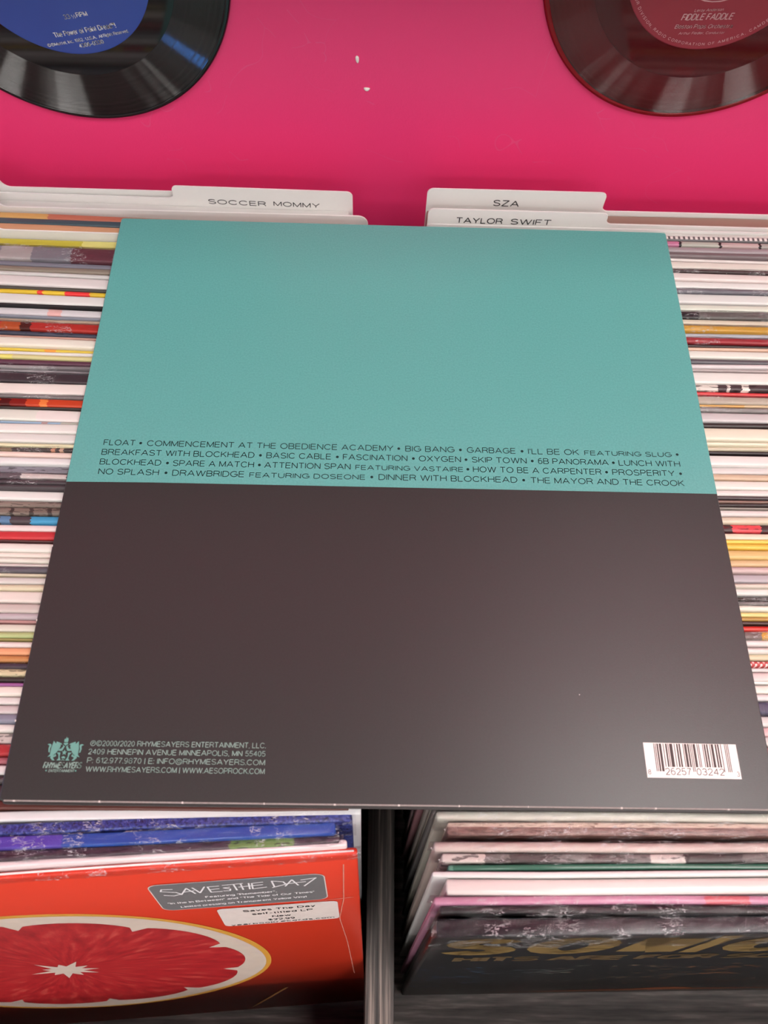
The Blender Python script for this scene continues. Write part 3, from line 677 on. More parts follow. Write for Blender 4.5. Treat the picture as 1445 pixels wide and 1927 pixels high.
special('purple_wrapped', 'dark purple record sleeve in loose crinkled clear wrap, front of left bin', -17.8, -21.4, -9, '4c3a46', 0.1365, lean=14.5, yaw=3.1, xref=0.0, wrap=5, kind='n', pt=[(92, 118, '6a8a48')], amp=0.0016, group=GL)
o5 = special('pink_white', 'white rounded record sleeve directly behind the red grapefruit record', -21.9, -24.4, -9.5, 'ead9da', 0.1395, lean=15.9, yaw=4.0, xref=0.0, group=GL, rough=0.4)

# ---- red sleeve with the grapefruit
RED = plain('orange_red_cover', 'd8391f', 0.36, 0.5, 0.03, 40)
H6 = 0.3145
def red_sleeve():
    t = 0.0031; edge = 0.142 + 0.0019
    o = sleeve_mesh('record_sleeve', t, RED, h=H6, seed=2, w=0.315, wav=0.0001)
    lean = math.radians(16); yaw = math.atan2(0.0736, 0.9973)
    Rz = Matrix.Rotation(yaw, 3, 'Z'); R = Rz @ Matrix.Rotation(-lean, 3, 'X'); o.rotation_euler = R.to_euler()
    # the front top edge's point u=0 of the cover is at (0.0019,-0.0283,-0.012)
    u0 = 0.142 - 0.1575                              # centre of the sleeve in cover coordinates
    top_front = Vector((0.0019, -0.0283, Z0 - 0.012))
    o.location = top_front + Rz @ Vector((u0, 0, 0)) - R @ Vector((0, -t / 2, H6))
    tag(o, 'orange-red record sleeve with a cut grapefruit on its front, two stickers', 'record', GL)
    fz = lambda d: (lambda u, v: (u - u0, -t / 2 - 0.00012 - d, H6 - v))
    dn = Vector((0, -1, 0))
    cu, cv, R_ = -18, 157, 108
    circ = lambda r, n=96, wob=0: [(cu + (r + wob * math.sin(5 * a) + wob * math.sin(3 * a + 1)) * math.cos(a), cv + (r + wob * math.sin(5 * a)) * math.sin(a)) for a in [6.28318 * i / n for i in range(n)]]
    Y_ = NT('grapefruit_peel'); Y_.color(Y_.mix(Y_.noise(300, 3), lin('d88a2c'), lin('c9a94e'))); Y_.set(Roughness=0.36)
    W_ = NT('grapefruit_pith'); W_.color(W_.mix(W_.noise(120, 4), lin('d9c9bb'), lin('c3b3a9'))); W_.set(Roughness=0.36)
    F_ = NT('grapefruit_flesh')
    mp = F_.n('ShaderNodeMapping'); F_.l(F_.coord(), mp.inputs[0]); mp.inputs['Location'].default_value = (-(cu / 1000 - u0), 0, -(H6 - cv / 1000))
    sp = F_.n('ShaderNodeSeparateXYZ'); F_.l(mp.outputs[0], sp.inputs[0])
    an = F_.math('ARCTAN2', sp.outputs[2], sp.outputs[0]); rr_ = F_.math('SQRT', F_.math('ADD', F_.math('MULTIPLY', sp.outputs[0], sp.outputs[0]), F_.math('MULTIPLY', sp.outputs[2], sp.outputs[2])))
    cb = F_.n('ShaderNodeCombineXYZ'); F_.l(F_.math('MULTIPLY', an, 14), cb.inputs[0]); F_.l(F_.math('MULTIPLY', rr_, 60), cb.inputs[1])
    fn = F_.noise(1.0, 5, 0.6, cb.outputs[0])
    F_.color(F_.ramp(fn, [(0.3, lin('8e1a22')), (0.55, lin('b3272c')), (0.78, lin('cf5a50'))])); F_.set(Roughness=0.36)
    Print().poly(circ(R_, 96, 0.5)).build('fruit_peel_print', Y_.m, o, fz(0.0), dn)
    Print().poly(circ(R_ - 3.5, 96, 0.9)).build('fruit_pith_print', W_.m, o, fz(0.00006), dn)
    pts = []
    for k in range(10):
        a0 = math.radians(-18 + 36 * k)
        for j in range(14):
            s = j / 14; a = a0 + math.radians(36) * s
            r = 88 + 6.5 * (math.sin(math.pi * s) ** 0.55) + 1.2 * math.sin(k * 2.3)
            if j == 0: r = 83
            pts.append((cu + r * math.cos(a), cv - r * math.sin(a)))
    Print().poly(pts).build('fruit_flesh_print', F_.m, o, fz(0.00012), dn)
    star = []
    for k in range(22):
        a = math.radians(k * 360 / 22 + 5); r = (17 - 4 * math.sin(k * 1.7)) if k % 2 == 0 else 8.5
        star.append((cu - 2 + r * math.cos(a), cv + r * math.sin(a)))
    Print().poly(star).build('fruit_core_print', W_.m, o, fz(0.00018), dn)
    # stickers
    def rr(u0_, u1_, v0_, v1_, r):
        P = []
        for cx, cy, a in ((u1_ - r, v1_ - r, 0), (u0_ + r, v1_ - r, 90), (u0_ + r, v0_ + r, 180), (u1_ - r, v0_ + r, 270)):
            P += [(cx + r * math.cos(math.radians(a + 15 * k)), cy + r * math.sin(math.radians(a + 15 * k))) for k in range(7)]
        return P
    GS = plain('grey_sticker', '6b6a6d', 0.4); WS = plain('white_sticker', 'd9cdc8', 0.4)
    s1b = Print().poly(rr(52.5, 127.5, 20.0, 58.4, 5)).build('grey_sticker', WS, o, fz(0.00016), dn)
    s1 = Print().poly(rr(53.0, 127.0, 20.5, 57.9, 4.6)).build('sticker_field', GS, s1b, fz(0.00022), dn)
    s2 = Print().poly(rr(75.5, 131.5, 62.0, 92.5, 3)).build('white_sticker', WS, o, fz(0.00016), dn)
    neg = lambda d: (lambda u, v: (u - u0, -t / 2 - 0.00012 - d, H6 + v))     # text grows upward
    P = Print()
    hand = [  # SAVES THE DAY in scratchy strokes, u right, v up from the baseline; unit = mm
        [(6, 10), (1, 11), (0, 8), (7, 5), (9, 2), (5, 0), (0.5, 2)], [(9, 1), (13, 10), (16, 1)], [(10.5, 4.5), (16, 5.5)],
        [(16, 10), (18.5, 1.5), (22, 10)], [(29, 9.5), (23.5, 9.5), (24, 1), (29.5, 1)], [(23.5, 5), (28.5, 5.5)],
        [(34, 6.5), (31, 6), (34, 3.5), (33.5, 1), (30.5, 1.5)], [(31, 10), (41, 10.5)], [(36.5, 10), (37, 1)],
        [(40, 10), (40.2, 1)], [(44, 10), (43.5, 1)], [(38.5, 5.5), (46, 6)], [(51, 10), (45.5, 9.5), (45, 1), (52, 2)], [(45, 5.8), (50.5, 6.2)],
        [(56, 1), (55.5, 10.5), (61, 8), (62, 4), (55, 0.5)], [(61.5, 1), (65.5, 10), (68, 1)], [(62, 4.5), (72, 5.5)], [(70, 8.5), (77.5, 10), (71, -1)]]
    for st in hand: P.stroke([(57 + a * 0.86, -36.5 + b * 0.92 + a * 0.03) for a, b in st], 0.75)
    P.text('Featuring "Remember",', 74, -42.6, 105.5, -41.6, 2.7, 0.17)
    P.text('"In the In Between" and "The Tide of Our Times"', 56.5, -48.6, 122, -46.2, 2.7, 0.17)
    P.text('Limited pressing on Transparent Yellow Vinyl', 61, -55.0, 118, -52.6, 2.7, 0.17)
    P.build('sticker_lettering', WHITEINK, s1b, neg(0.0003), dn)
    P = Print(); P.text('Saves The Day', 87, -69.6, 121, -68.6, 3.2, 0.17); P.text('self-titled LP', 90.5, -75.6, 119.5, -74.8, 3.2, 0.17)
    P.text('New', 99.5, -81.6, 108.5, -81.4, 3.2, 0.17); P.text('$22.99', 97, -87.0, 110, -86.8, 3.1, 0.17); P.text('yearbookrecords.com', 78.5, -92, 129, -90.6, 2.7, 0.16)
    P.build('sticker_lettering', INK, s2, neg(0.00024), dn)
    # opening along the top edge (white line) and shrink wrap
    V = sleeve_mesh('inner_sleeve_edge', 0.0008, CARD, o, w=0.313, h=H6 + 0.0004, zlo=H6 - 0.01, rr=0.0003)
    V.location = (0, 0.0002, 0)
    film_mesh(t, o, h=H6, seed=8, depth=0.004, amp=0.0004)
    Print().stroke([(64, -304), (66, -300), (92, -248)], 1.6).build('cover_scratch', plain('ochre_stroke', '8a5c34', 0.5), o, neg(0.0002), dn)  # thin bent ochre stroke low on the cover
    # folded flap of the shrink wrap near the right edge
    wrapl = Print().stroke([(136, -10), (134.5, -60), (131.5, -92), (134, -140), (136, -220)], 0.5).stroke([(118, -61), (139, -58)], 0.6)
    wrapl.build('shrink_wrap_seam', plain('wrap_seam', 'dd8d7d', 0.25), o, neg(0.0002), dn)
    return o
red_sleeve()

# ---- front of the right bin
RX = 0.243
special('speckled_cream', 'cream record sleeve with black specks, rearmost visible below the big sleeve, right', -0.6, -4.2, -7.0, 'dcd6c8', 0.1757, False, lean=8.5, yaw=0.2, xref=RX, wrap=21, rr=0.0015, kind='s', group=GR)
sp_mat = NT('brown_collage_cover'); kk = sp_mat.noise(1.0, 5, 0.75, sp_mat.mapping((160, 1400, 900)))
yy = sp_mat.axis(1)
sp_mat.color(sp_mat.mix(sp_mat.math('GREATER_THAN', yy, 0.0006), sp_mat.ramp(kk, [(0.35, lin('4a3632')), (0.6, lin('9a7a70')), (0.8, lin('d0b0a4'))]), sp_mat.ramp(kk, [(0.35, lin('6a4a3c')), (0.48, lin('d9c6b4')), (0.9, lin('e2d6cc'))])))
sp_mat.set(Roughness=0.35)
special('collage', 'cream and brown flecked record sleeve behind the dark gap, right bin front', -4.7, -10.0, -7.5, '9a7a70', 0.1800, False, lean=8.9, yaw=0.35, xref=RX, wrap=22, rr=0.001, mat=sp_mat.m, group=GR)
special('pink_cream', 'pinkish cream wrinkled record sleeve in front of the dark gap, right bin front', -12.2, -16.0, -7.0, 'dcc8be', 0.1744, False, lean=9.1, yaw=0.6, xref=RX, wrap=23, rr=0.0016, amp=0.0009, group=GR)
special('bw_photo', 'black and white photographic record sleeve behind the green one', -16.5, -19.9, -7.5, '7a726e', 0.1775, False, lean=9.2, yaw=0.7, xref=RX, wrap=24, kind='n', pt=[(175, 195, 'd6ccc4'), (205, 222, '4a4240'), (238, 250, '5a4f4c'), (262, 276, 'cfc8c0'), (276, 300, '3a3230')], group=GR)
special('green', 'emerald green record sleeve behind the tall white one', -20.3, -22.5, -8.0, '3c6f5c', 0.1800, False, lean=9.3, yaw=0.7, xref=RX, rough=0.25, pt=[(170, 182, '5a8a78')], group=GR)
special('tall_white', 'tall white record sleeve with a bluish side, in front of the green one', -22.9, -25.0, -7.0, 'e4e1de', 0.1735, False, lean=9.4, yaw=0.7, xref=RX, rr=0.0006, group=GR)
ob = special('box_set', 'thick blush white boxed record, widest edge at the front of the right bin', -25.5, -31.2, -7.0, 'eaded8', 0.1790, False, lean=9.5, yaw=0.65, xref=RX, rr=0.0016, rough=0.22, group=GR)
special('pink', 'bright pink record sleeve with a red patch, right bin front', -31.8, -34.9, -8.0, 'd492ae', 0.1742, False, lean=9.6, yaw=0.6, xref=RX, rr=0.0012, rough=0.25, pt=[(282, 300, 'cf6a74')], wrap=27, amp=0.0003, group=GR)
special('black_foil', 'black wrapped record sleeve directly behind the SONIC record', -35.4, -38.2, -8.5, '1c1719', 0.1765, False, lean=9.8, yaw=0.6, xref=RX, wrap=28, amp=0.0011, group=GR)
def dark_sleeve():
    t = 0.0066; NC = NT('night_city_cover')
    Xc, Zc = NC.axis(0), NC.axis(2); v_ = NC.math('SUBTRACT', 0.3145, Zc)
    # blurred city lights: streaky noise in a band across the middle of the cover
    st = NC.noise(1.0, 2, 0.6, NC.mapping((140, 1, 330))); big = NC.noise(1.0, 2, 0.5, NC.mapping((30, 1, 60)))
    band = NC.math('MULTIPLY', NC.math('GREATER_THAN', v_, 0.115), NC.math('LESS_THAN', v_, 0.28))
    lit = NC.math('MULTIPLY', NC.math('MULTIPLY', NC.math('GREATER_THAN', NC.math('ADD', NC.math('MULTIPLY', st, 0.65), NC.math('MULTIPLY', big, 0.45)), 0.645), band), 0.8)
    hue = NC.ramp(NC.math('MULTIPLY_ADD', Xc, 2.2, 0.5), [(0.2, lin('3d5f84')), (0.35, lin('7a7a6a')), (0.55, lin('a0653a')), (0.9, lin('b0a08a'))])
    base = NC.mix(NC.noise(60, 4), lin('0f1216'), lin('1f2428'))
    NC.color(NC.mix(lit, base, hue)); NC.set(Roughness=0.3)
    o = sleeve_mesh('record_sleeve', t, NC.m, h=0.3145, seed=1, w=0.315, wav=0.0001, rr=0.0009)
    lean = math.radians(10); yaw = math.atan2(0.0191, 0.9998); Rz = Matrix.Rotation(yaw, 3, 'Z'); R = Rz @ Matrix.Rotation(-lean, 3, 'X')
    o.rotation_euler = R.to_euler(); tf = Vector((0.1751, -0.0472, Z0 - 0.010))
    o.location = tf + Rz @ Vector((0.1575, 0, 0)) - R @ Vector((0, -t / 2, 0.3145))
    tag(o, 'thick dark record sleeve lettered SONIC in gold, crinkled wrap, front of right bin', 'record', GR)
    fn = lambda u, v: (u - 0.1575, -t / 2 - 0.00012, 0.3145 + v); dn = Vector((0, -1, 0))
    gold = plain('dull_gold_ink', '7d6638', 0.4)
    P = Print()
    for s, a, b in (('S', 4, 37), ('O', 41, 79), ('N', 84, 111), ('I', 115, 123), ('C', 127, 165)): (P.text(s, a, -60, b, -61, 56, 0.23) if s != 'I' else P.quad(a, b, -60, -4))
    P.build('cover_title', gold, o, fn, dn)
    Print().text('HITS ARE FOR SQUARES', 14, -89, 232, -87, 20, 0.23).build('cover_subtitle', plain('dim_gold_ink', '5c4b30', 0.4), o, fn, dn)
    Print().poly([(60, -296), (150, -284), (180, -270), (196, -276), (200, -282), (300, -288), (200, -292), (110, -297)]).build('cover_streak', plain('amber_print', '8a4e2e', 0.5), o, fn, dn)
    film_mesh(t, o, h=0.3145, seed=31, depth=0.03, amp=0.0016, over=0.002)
    return o
dark_sleeve()

# ------------------------------------------------------------------ records on the wall
def disc_rings(name, prof, m, parent=None, n=160, smooth=True):
    V = []; F = []
    for r, h in prof:
        for k in range(n):
            a = 2 * math.pi * k / n; V.append((r * math.cos(a), r * math.sin(a), h))
    for i in range(len(prof) - 1):
        for k in range(n):
            a = i * n + k; b = i * n + (k + 1) % n; F.append((a, a + n, b + n, b))
    return mesh(name, V, F, m, parent, smooth)
def wall_record(x, z, label, rim_m, wax_m, groove_m, label_m, rl, rg):
    T = 0.0022
    o = disc_rings('vinyl_record', [(0.0036, 0), (0.0036, T), (rl, T), (rl, T), (rg, T), (rg, T), (rg, T * .4), (rg, 0), (0.0036, 0)], wax_m)
    o.location = (x, 0.3713, Z0 + z); o.rotation_euler = (math.pi / 2, 0, 0)
    tag(o, label, 'record')
    disc_rings('groove_band', [(rg, 0), (rg, T - .0001), (rg + .0002, T + .0001), (0.0845, T + .0001), (0.0845, 0)], groove_m, o, 256)
    disc_rings('rim', [(0.0846, 0), (0.0846, T + .0002), (0.0851, T + .0005), (0.0862, T + .0005), (0.0870, T), (0.0875, T * .5), (0.0870, 0)], rim_m, o, 256)
    lb = disc_rings('centre_label', [(0.0037, T + .0001), (0.0037, T + .0004), (rl - .0004, T + .0004), (rl, T + .0002), (rl, T + .0001)], label_m, o, 128, False)
    return o, lb, T + .0005
BL = NT('blue_paper_label'); BL.color(BL.mix(BL.noise(25, 3), lin('2c4292'), lin('3a55a8'))); BL.set(Roughness=0.4)
ra, la, hz = wall_record(-0.0143, 0.1092, 'black seven inch record with a blue label, on the pink wall', VINYL.m, VINYL.m, GROOVE, BL.m, 0.0483, 0.0602)
P = Print(); c = (-14.3, 109.2)
def lt(P, s, a, b, cap, c, off=0.155, slant=0.0): P.text(s, a[0] - c[0], a[1] - c[1], b[0] - c[0], b[1] - c[1], cap, off, slant)
lt(P, '33', (-15.0, 79.3), (-11.6, 79.9), 2.5, c); lt(P, '1', (-11.0, 80.5), (-10.5, 80.6), 1.4, c); P.stroke([(-10.4 + 14.3, 80.0 - 109.2), (-9.4 + 14.3, 82.2 - 109.2)], .14); lt(P, '3', (-9.6, 80.2), (-8.8, 80.3), 1.3, c)
lt(P, 'RPM', (-8.3, 80.6), (-2.4, 81.6), 2.5, c)
lt(P, 'The Power of Point Dread\u2122!', (-23.4, 69.5), (10.4, 76.0), 2.8, c, 0.155)
lt(P, '\u00a9\u2117Mattel, Inc. 1982.', (-28.7, 64.4), (-8.6, 68.4), 1.8, c, 0.15); lt(P, 'U.S.A.', (-7.4, 68.7), (-1.4, 69.9), 1.75, c, 0.18); lt(P, 'All Rights Reserved.', (-0.2, 70.1), (16.1, 73.7), 1.8, c, 0.15)
lt(P, '4306-0330', (-12.0, 64.4), (1.7, 67.4), 2.3, c, 0.2)
P.build('label_lettering', WHITEINK, la, FLAT(hz + .00003), Vector((0, 0, 1)))
RL = NT('crimson_paper_label'); RL.color(RL.mix(RL.noise(30, 3), lin('8c2434'), lin('9a3040'))); RL.set(Roughness=0.4)
rb, lbb, hz = wall_record(0.3111, 0.1210, 'translucent red record with a crimson label, on the pink wall', REDRIM, REDWAX, REDGROOVE, RL.m, 0.0470, 0.0630)
P = Print(); c = (311.1, 121.0)
lt(P, 'Leroy Anderson', (304.0, 93.3), (318.3, 94.3), 1.5, c, 0.14, 0.2); lt(P, 'FIDDLE FADDLE', (298.8, 88.8), (324.6, 90.2), 3.4, c, 0.14, 0.2)
lt(P, 'Boston Pops Orchestra', (297.1, 84.6), (326.4, 85.8), 2.2, c, 0.15, 0.2); lt(P, 'Arthur Fiedler, Conductor', (300.2, 81.6), (323.6, 82.8), 1.4, c, 0.14, 0.2)
arc = 'VICTOR DIVISION, RADIO CORPORATION OF AMERICA, CAMDEN, N.J.'
a0, a1 = math.radians(-160), math.radians(-30)
wd = [0.55 if ch in ' I,.' else (1.15 if ch in 'MOCDV' else 1.0) for ch in arc]; tot = sum(wd); acc = 0
for ch, w_ in zip(arc, wd):
    a = a0 + (a1 - a0) * (acc + w_ / 2) / tot; acc += w_
    if ch != ' ': P.char(ch, 44.8 * math.cos(a), 44.8 * math.sin(a), a + math.pi / 2, 1.55, 0.15, 1.0)
P.poly([(-8, -21.2), (-4, -22.4), (0, -22.7), (4, -22.4), (8, -21.2), (8, -20.8), (4, -21.8), (0, -22.2), (-4, -21.8), (-8, -20.8)])
P.build('label_lettering', PALEINK, lbb, FLAT(hz + .00003), Vector((0, 0, 1)))

# two flecks stuck to the wall
# unseen shelf added out of view to shade the upper wall
sh = box('shade_shelf', -1.2, 1.5, -0.05, 0.05, -0.009, 0.009, PANELWOOD.m, None, 0.001); sh.location = (0, 0.3211, Z0 + 0.23)
tag(sh, 'unseen black plywood shelf added above the hung records to shade the pink wall', 'shelf')
for x in (-0.9, 0.15, 1.2): box('bracket', x - .012, x + .012, 0.0, 0.05, 0.009, 0.06, LF, sh)
FL = plain('white_fleck', 'ece2dc', 0.6)
def fleck(x, z, sx, sz, rot, label):
    bm = bmesh.new(); bmesh.ops.create_icosphere(bm, subdivisions=2, radius=1.0)
    for v in bm.verts: v.co = Vector((v.co.x * sx * (1 + .15 * v.co.z), v.co.y * 0.0005, v.co.z * sz + 0.25 * sx * v.co.x ** 2))
    o = from_bm('wall_fleck', bm, FL, None, True); o.location = (x, 0.3711, Z0 + z); o.rotation_euler = (0, rot, 0)
    tag(o, label, 'fleck', 'white flecks on the pink wall')
fleck(0.1344, 0.0612, 0.0010, 0.0022, -0.1, 'upright oval white fleck, upper of two on the pink wall')
fleck(0.1396, 0.0440, 0.0018, 0.0012, 0.05, 'sideways bean-shaped white fleck, lower of two on the pink wall')

# ------------------------------------------------------------------ the big sleeve lying on top
SL = NT('teal_and_black_cover')
X, Y = SL.axis(0), SL.axis(1)
edge = SL.math('ADD', 0.1443, SL.math('MULTIPLY', SL.math('LESS_THAN', X, 0.04), SL.math('MULTIPLY', SL.math('SUBTRACT', X, 0.04), 0.012)))
gr = SL.noise(1000, 5, 0.8); gr2 = SL.noise(45, 3)
teal = SL.mix(SL.ramp(gr, [(0.3, 0.0), (0.7, 1.0)]), lin('52958f'), lin('66aaa6')); teal = SL.mix(SL.math('MULTIPLY', gr2, 0.25), teal, lin('62a5a3'))
blk = SL.mix(gr, lin('272a29'), lin('333635'))
spk = SL.n('ShaderNodeTexVoronoi', feature='F1'); spk.inputs['Scale'].default_value = 60; SL.l(SL.coord(), spk.inputs['Vector'])
dust = SL.math('MULTIPLY', SL.math('LESS_THAN', spk.outputs['Distance'], 0.018), SL.math('GREATER_THAN', SL.noise(40, 1), 0.55))
SL.color(SL.mix(SL.math('MULTIPLY', dust, 0.7), SL.mix(SL.math('GREATER_THAN', Y, edge), blk, teal), lin('c8c4c0')))
SL.set(Roughness=0.34); SL.b.inputs['Specular IOR Level'].default_value = 0.5; SL.bump(SL.noise(1600, 3, 0.7), 0.10, 0.0003)
EDGE = plain('worn_cardboard_edge', '8d8884', 0.6, 0.3, 0.3, 700)
S_ = 0.315
def rsheet(bm, z0, z1, r, ins=0.0):
    pts = []
    for cx, cy, a in ((S_ - r - ins, S_ - r - ins, 0), (r + ins, S_ - r - ins, 90), (r + ins, r + ins, 180), (S_ - r - ins, r + ins, 270)):
        pts += [(cx + r * math.cos(math.radians(a + 22.5 * k)), cy + r * math.sin(math.radians(a + 22.5 * k))) for k in range(5)]
    n = len(pts); lo = [bm.verts.new((x, y, z0)) for x, y in pts]; m1 = [bm.verts.new((x, y, z1 - .0003)) for x, y in pts]
    cxm = S_ / 2
    hi = [bm.verts.new((cxm + (x - cxm) * (1 - .0025), cxm + (y - cxm) * (1 - .0025), z1)) for x, y in pts]
    bm.faces.new(hi); bm.faces.new(lo[::-1])
    for A, B in ((lo, m1), (m1, hi)):
        for k in range(n): bm.faces.new((A[k], A[(k + 1) % n], B[(k + 1) % n], B[k]))
bm = bmesh.new(); rsheet(bm, -0.0014, 0.0, 0.0016)
top = from_bm('record_sleeve', bm, SL.m); top.location = (0, 0, Z0)
tag(top, 'large teal and black record sleeve lying flat, back side with track list up', 'record sleeve')
bm = bmesh.new(); rsheet(bm, -0.0037, -0.0022, 0.0016); lp_ = from_bm('lower_panel', bm, plain('black_cover_board', '2a2424', 0.45), top); lp_.location = (0.0004, -0.0011, 0)
bm = bmesh.new(); bx(bm, 0.0015, S_ - 0.0015, S_ - 0.0022, S_ - 0.0006, -0.0034, -0.0006); bx(bm, 0.004, S_ - 0.004, 0.004, S_ - 0.003, -0.0022, -0.0014); from_bm('spine', bm, plain('black_spine', '221d1d', 0.5), top)
# worn pale line where the board shows along the front and right edges
bm = bmesh.new()
bx(bm, 0.002, S_ - 0.002, -0.00015, 0.00045, -0.0011, 0.00003); bx(bm, S_ - 0.0002, S_ + 0.00012, 0.002, 0.144, -0.0011, -0.0006)
bx(bm, -0.0001, 0.0002, 0.002, 0.14, -0.0011, -0.0006)
from_bm('worn_edge', bm, EDGE, top)
bm = bmesh.new()
for i in range(11):
    x = 0.01 + i * 0.0285 + rnd.uniform(-.012, .012); w = rnd.uniform(.0002, .0009); bx(bm, x, x + w, -0.0002, 0.0003 + rnd.uniform(0, .0003), -0.0012, 0.00007)
for y in (0.0745, 0.031, 0.11): bx(bm, -0.0002, 0.0003, y, y + 0.0008, -0.001, 0.00005)
w_ = from_bm('edge_nicks', bm, plain('bare_paper', 'cfc9c4', 0.7), top)
bm = bmesh.new(); bx(bm, S_ - 0.0024, S_ - 0.0006, S_ - 0.0010, S_ - 0.0002, -0.0008, 0.00004); from_bm('corner_wear', bm, plain('bare_paper_teal', '8fb8b2', 0.6), top)

TL = [
 (164.35, [('FLOAT', 14.4, 30.0, 0), ('*', 32.5), ('COMMENCEMENT AT THE OBEDIENCE ACADEMY', 35.6, 157.0, 0), ('*', 159.6), ('BIG BANG', 162.8, 187.3, 0), ('*', 190.2), ('GARBAGE', 193.4, 217.7, 0), ('*', 220.9), ("I'LL BE OK", 223.9, 249.4, 0), ('FEATURING SLUG', 252.0, 295.8, 1), ('*', 298.6)]),
 (158.9, [('BREAKFAST WITH BLOCKHEAD', 14.3, 88.8, 0), ('*', 91.7), ('BASIC CABLE', 94.6, 126.4, 0), ('*', 129.4), ('FASCINATION', 132.1, 163.9, 0), ('*', 166.8), ('OXYGEN', 169.5, 190.3, 0), ('*', 192.8), ('SKIP TOWN', 195.6, 222.8, 0), ('*', 225.6), ('6B PANORAMA', 228.4, 263.5, 0), ('*', 265.9), ('LUNCH WITH', 268.5, 299.2, 0)]),
 (153.5, [('BLOCKHEAD', 14.3, 44.0, 0), ('*', 47.0), ('SPARE A MATCH', 49.6, 89.0, 0), ('*', 91.6), ('ATTENTION SPAN', 94.0, 136.1, 0), ('FEATURING VASTAIRE', 138.4, 191.3, 1), ('*', 193.5), ('HOW TO BE A CARPENTER', 196.0, 259.3, 0), ('*', 261.9), ('PROSPERITY', 264.7, 295.7, 0), ('*', 298.6)]),
 (148.1, [('NO SPLASH', 14.5, 43.6, 0), ('*', 47.0), ('DRAWBRIDGE', 50.0, 84.8, 0), ('FEATURING DOSEONE', 87.2, 143.4, 1), ('*', 146.5), ('DINNER WITH BLOCKHEAD', 149.8, 217.5, 0), ('*', 220.6), ('THE MAYOR AND THE CROOK', 223.9, 299.6, 0)])]
P = Print()
for y, it in TL:
    for e in it:
        if e[0] == '*': P.disc(e[1], y + 1.55, 0.72, 12)
        else: P.text(e[0], e[1], y, e[2], y, 2.75 if e[3] else 3.3, 0.135 if e[3] else 0.122)
P.build('track_list_print', TEALINK, top, FLAT(0.00006), Vector((0, 0, 1)))
P = Print()
for s, a, b, y in (('\u2117\u00a92000/2020 RHYMESAYERS ENTERTAINMENT, LLC.', 32.5, 104.7, 21.6), ('2409 HENNEPIN AVENUE MINNEAPOLIS, MN 55405', 32.3, 104.8, 18.3), ('P: 612.977.9870 | E: INFO@RHYMESAYERS.COM', 32.4, 104.9, 14.85), ('WWW.RHYMESAYERS.COM | WWW.AESOPROCK.COM', 32.4, 105.0, 11.4)):
    P.text(s, a, y, b, y, 2.25, 0.125)
P.build('address_print', GREENINK, top, FLAT(0.00006), Vector((0, 0, 1)))
# two winged beasts holding a torch over a star, with its lettering
P = Print()
half = [[(17.49, 23.48), (17.2, 22.0), (16.95, 20.66), (16.92, 18.04), (16.03, 17.07), (17.23, 17.35), (18.77, 17.71), (19.4, 18.9), (20.28, 20.18), (20.6, 21.2), (20.73, 21.59), (20.31, 21.94), (21.2, 22.0), (20.8, 22.5), (19.7, 22.9), (18.71, 23.24), (18.6, 22.3)],
 [(15.15, 22.04), (15.9, 22.3), (16.66, 22.15), (16.9, 21.54), (16.48, 20.3), (16.68, 18.82), (16.11, 18.99), (15.85, 20.29), (16.06, 21.52)],
 [(19.0, 18.6), (19.6, 17.5), (18.32, 16.84), (19.15, 15.72), (18.26, 15.71), (17.15, 16.82), (17.41, 17.35), (18.4, 17.8)],
 [(19.54, 18.86), (21.06, 18.88), (20.93, 17.22), (21.65, 15.76), (19.95, 15.74), (20.61, 16.52), (20.31, 18.08)],
 [(20.1, 20.5), (20.9, 20.3), (21.7, 21.3), (21.45, 22.0), (22.33, 21.26), (21.63, 19.67), (20.95, 19.49), (20.0, 19.6)]]
for poly in half:
    P.poly(poly); P.poly([(45.2 - a, b) for a, b in poly])
P.poly([(21.57, 22.39), (21.96, 22.75), (23.24, 22.77), (23.63, 22.42), (22.6, 21.62)])
P.poly([(21.82, 23.01), (21.67, 23.81), (21.98, 24.61), (22.25, 23.99), (22.49, 25.24), (22.82, 24.44), (23.19, 24.89), (23.4, 23.8), (23.3, 23.04)])
def star5(P, x, y, r): P.poly([(x + (r if k % 2 == 0 else r * .42) * math.cos(math.radians(90 + 36 * k)), y + (r if k % 2 == 0 else r * .42) * math.sin(math.radians(90 + 36 * k))) for k in range(10)])
star5(P, 22.6, 18.9, 1.15); star5(P, 16.6, 11.75, 0.5); star5(P, 28.45, 11.8, 0.5)
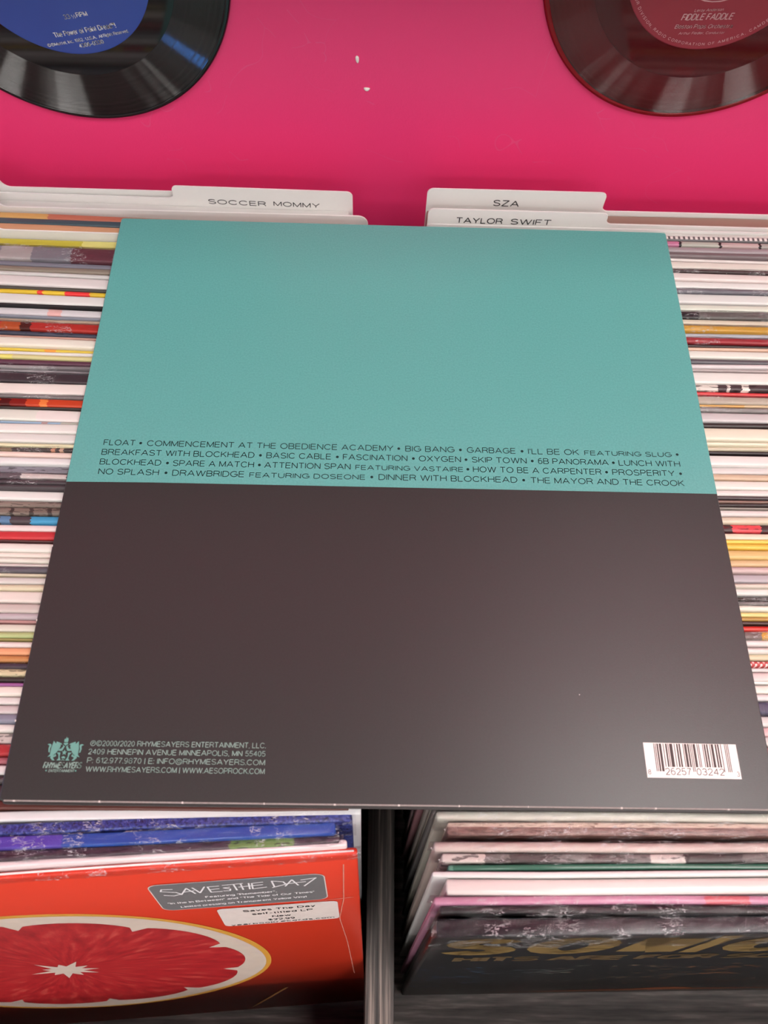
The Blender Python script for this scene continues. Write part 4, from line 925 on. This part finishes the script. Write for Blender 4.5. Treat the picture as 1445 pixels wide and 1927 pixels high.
P.poly([(21.6, 16.97), (22.5, 17.5), (23.4, 17.0), (23.15, 16.82), (23.23, 16.39), (22.6, 16.7), (22.07, 16.37), (21.99, 16.8)]); P.poly([(21.8, 15.8), (22.5, 16.3), (23.3, 15.8), (22.9, 15.75), (22.5, 16.0), (22.1, 15.75)])
P.build('emblem_print', LOGOINK, top, FLAT(0.00006), Vector((0, 0, 1)))
P = Print().text('RHYMESAYERS', 14.9, 12.5, 30.4, 12.65, 2.6, 0.17, 0.18).text('ENTERTAINMENT', 17.5, 11.1, 27.9, 11.2, 1.2, 0.15, 0.15)
P.build('emblem_lettering', GREENINK, top, FLAT(0.00006), Vector((0, 0, 1)))
# barcode
bc = Print().poly([(262.4, 26.1), (262.4, 12.1), (301.6, 11.9), (301.6, 25.8)]).build('barcode_panel', plain('barcode_white', 'efe7e0', 0.45), top, FLAT(0.00005), Vector((0, 0, 1)))
Lc = ['0001101', '0011001', '0010011', '0111101', '0100011', '0110001', '0101111', '0111011', '0110111', '0001011']
code = '101' + ''.join(Lc[int(c)] for c in '826257') + '01010' + ''.join(''.join('1' if q == '0' else '0' for q in Lc[int(c)]) for c in '032423') + '101'
P = Print(); i = 0; u0, u1 = 266.6, 298.2
while i < len(code):
    if code[i] == '1':
        j = i
        while j < len(code) and code[j] == '1': j += 1
        low = 14.6 if (i < 10 or j > 85 or 45 <= i < 50) else 16.4
        P.quad(u0 + (u1 - u0) * i / 95, u0 + (u1 - u0) * j / 95, low, 25.75); i = j
    else: i += 1
P.build('barcode_bars', plain('barcode_ink', '3a2a28', 0.5), bc, FLAT(0.00009), Vector((0, 0, 1)))
P = Print().text('8', 262.95, 13.35, 264.2, 13.35, 1.95, 0.11).text('26257', 270.2, 13.2, 281.0, 13.2, 2.8, 0.10).text('03242', 283.2, 13.2, 294.8, 13.2, 2.8, 0.10).text('3', 299.9, 12.9, 301.1, 12.9, 1.95, 0.11)
P.build('barcode_digits', plain('barcode_digit_ink', '3a2a28', 0.5), bc, FLAT(0.00009), Vector((0, 0, 1)))
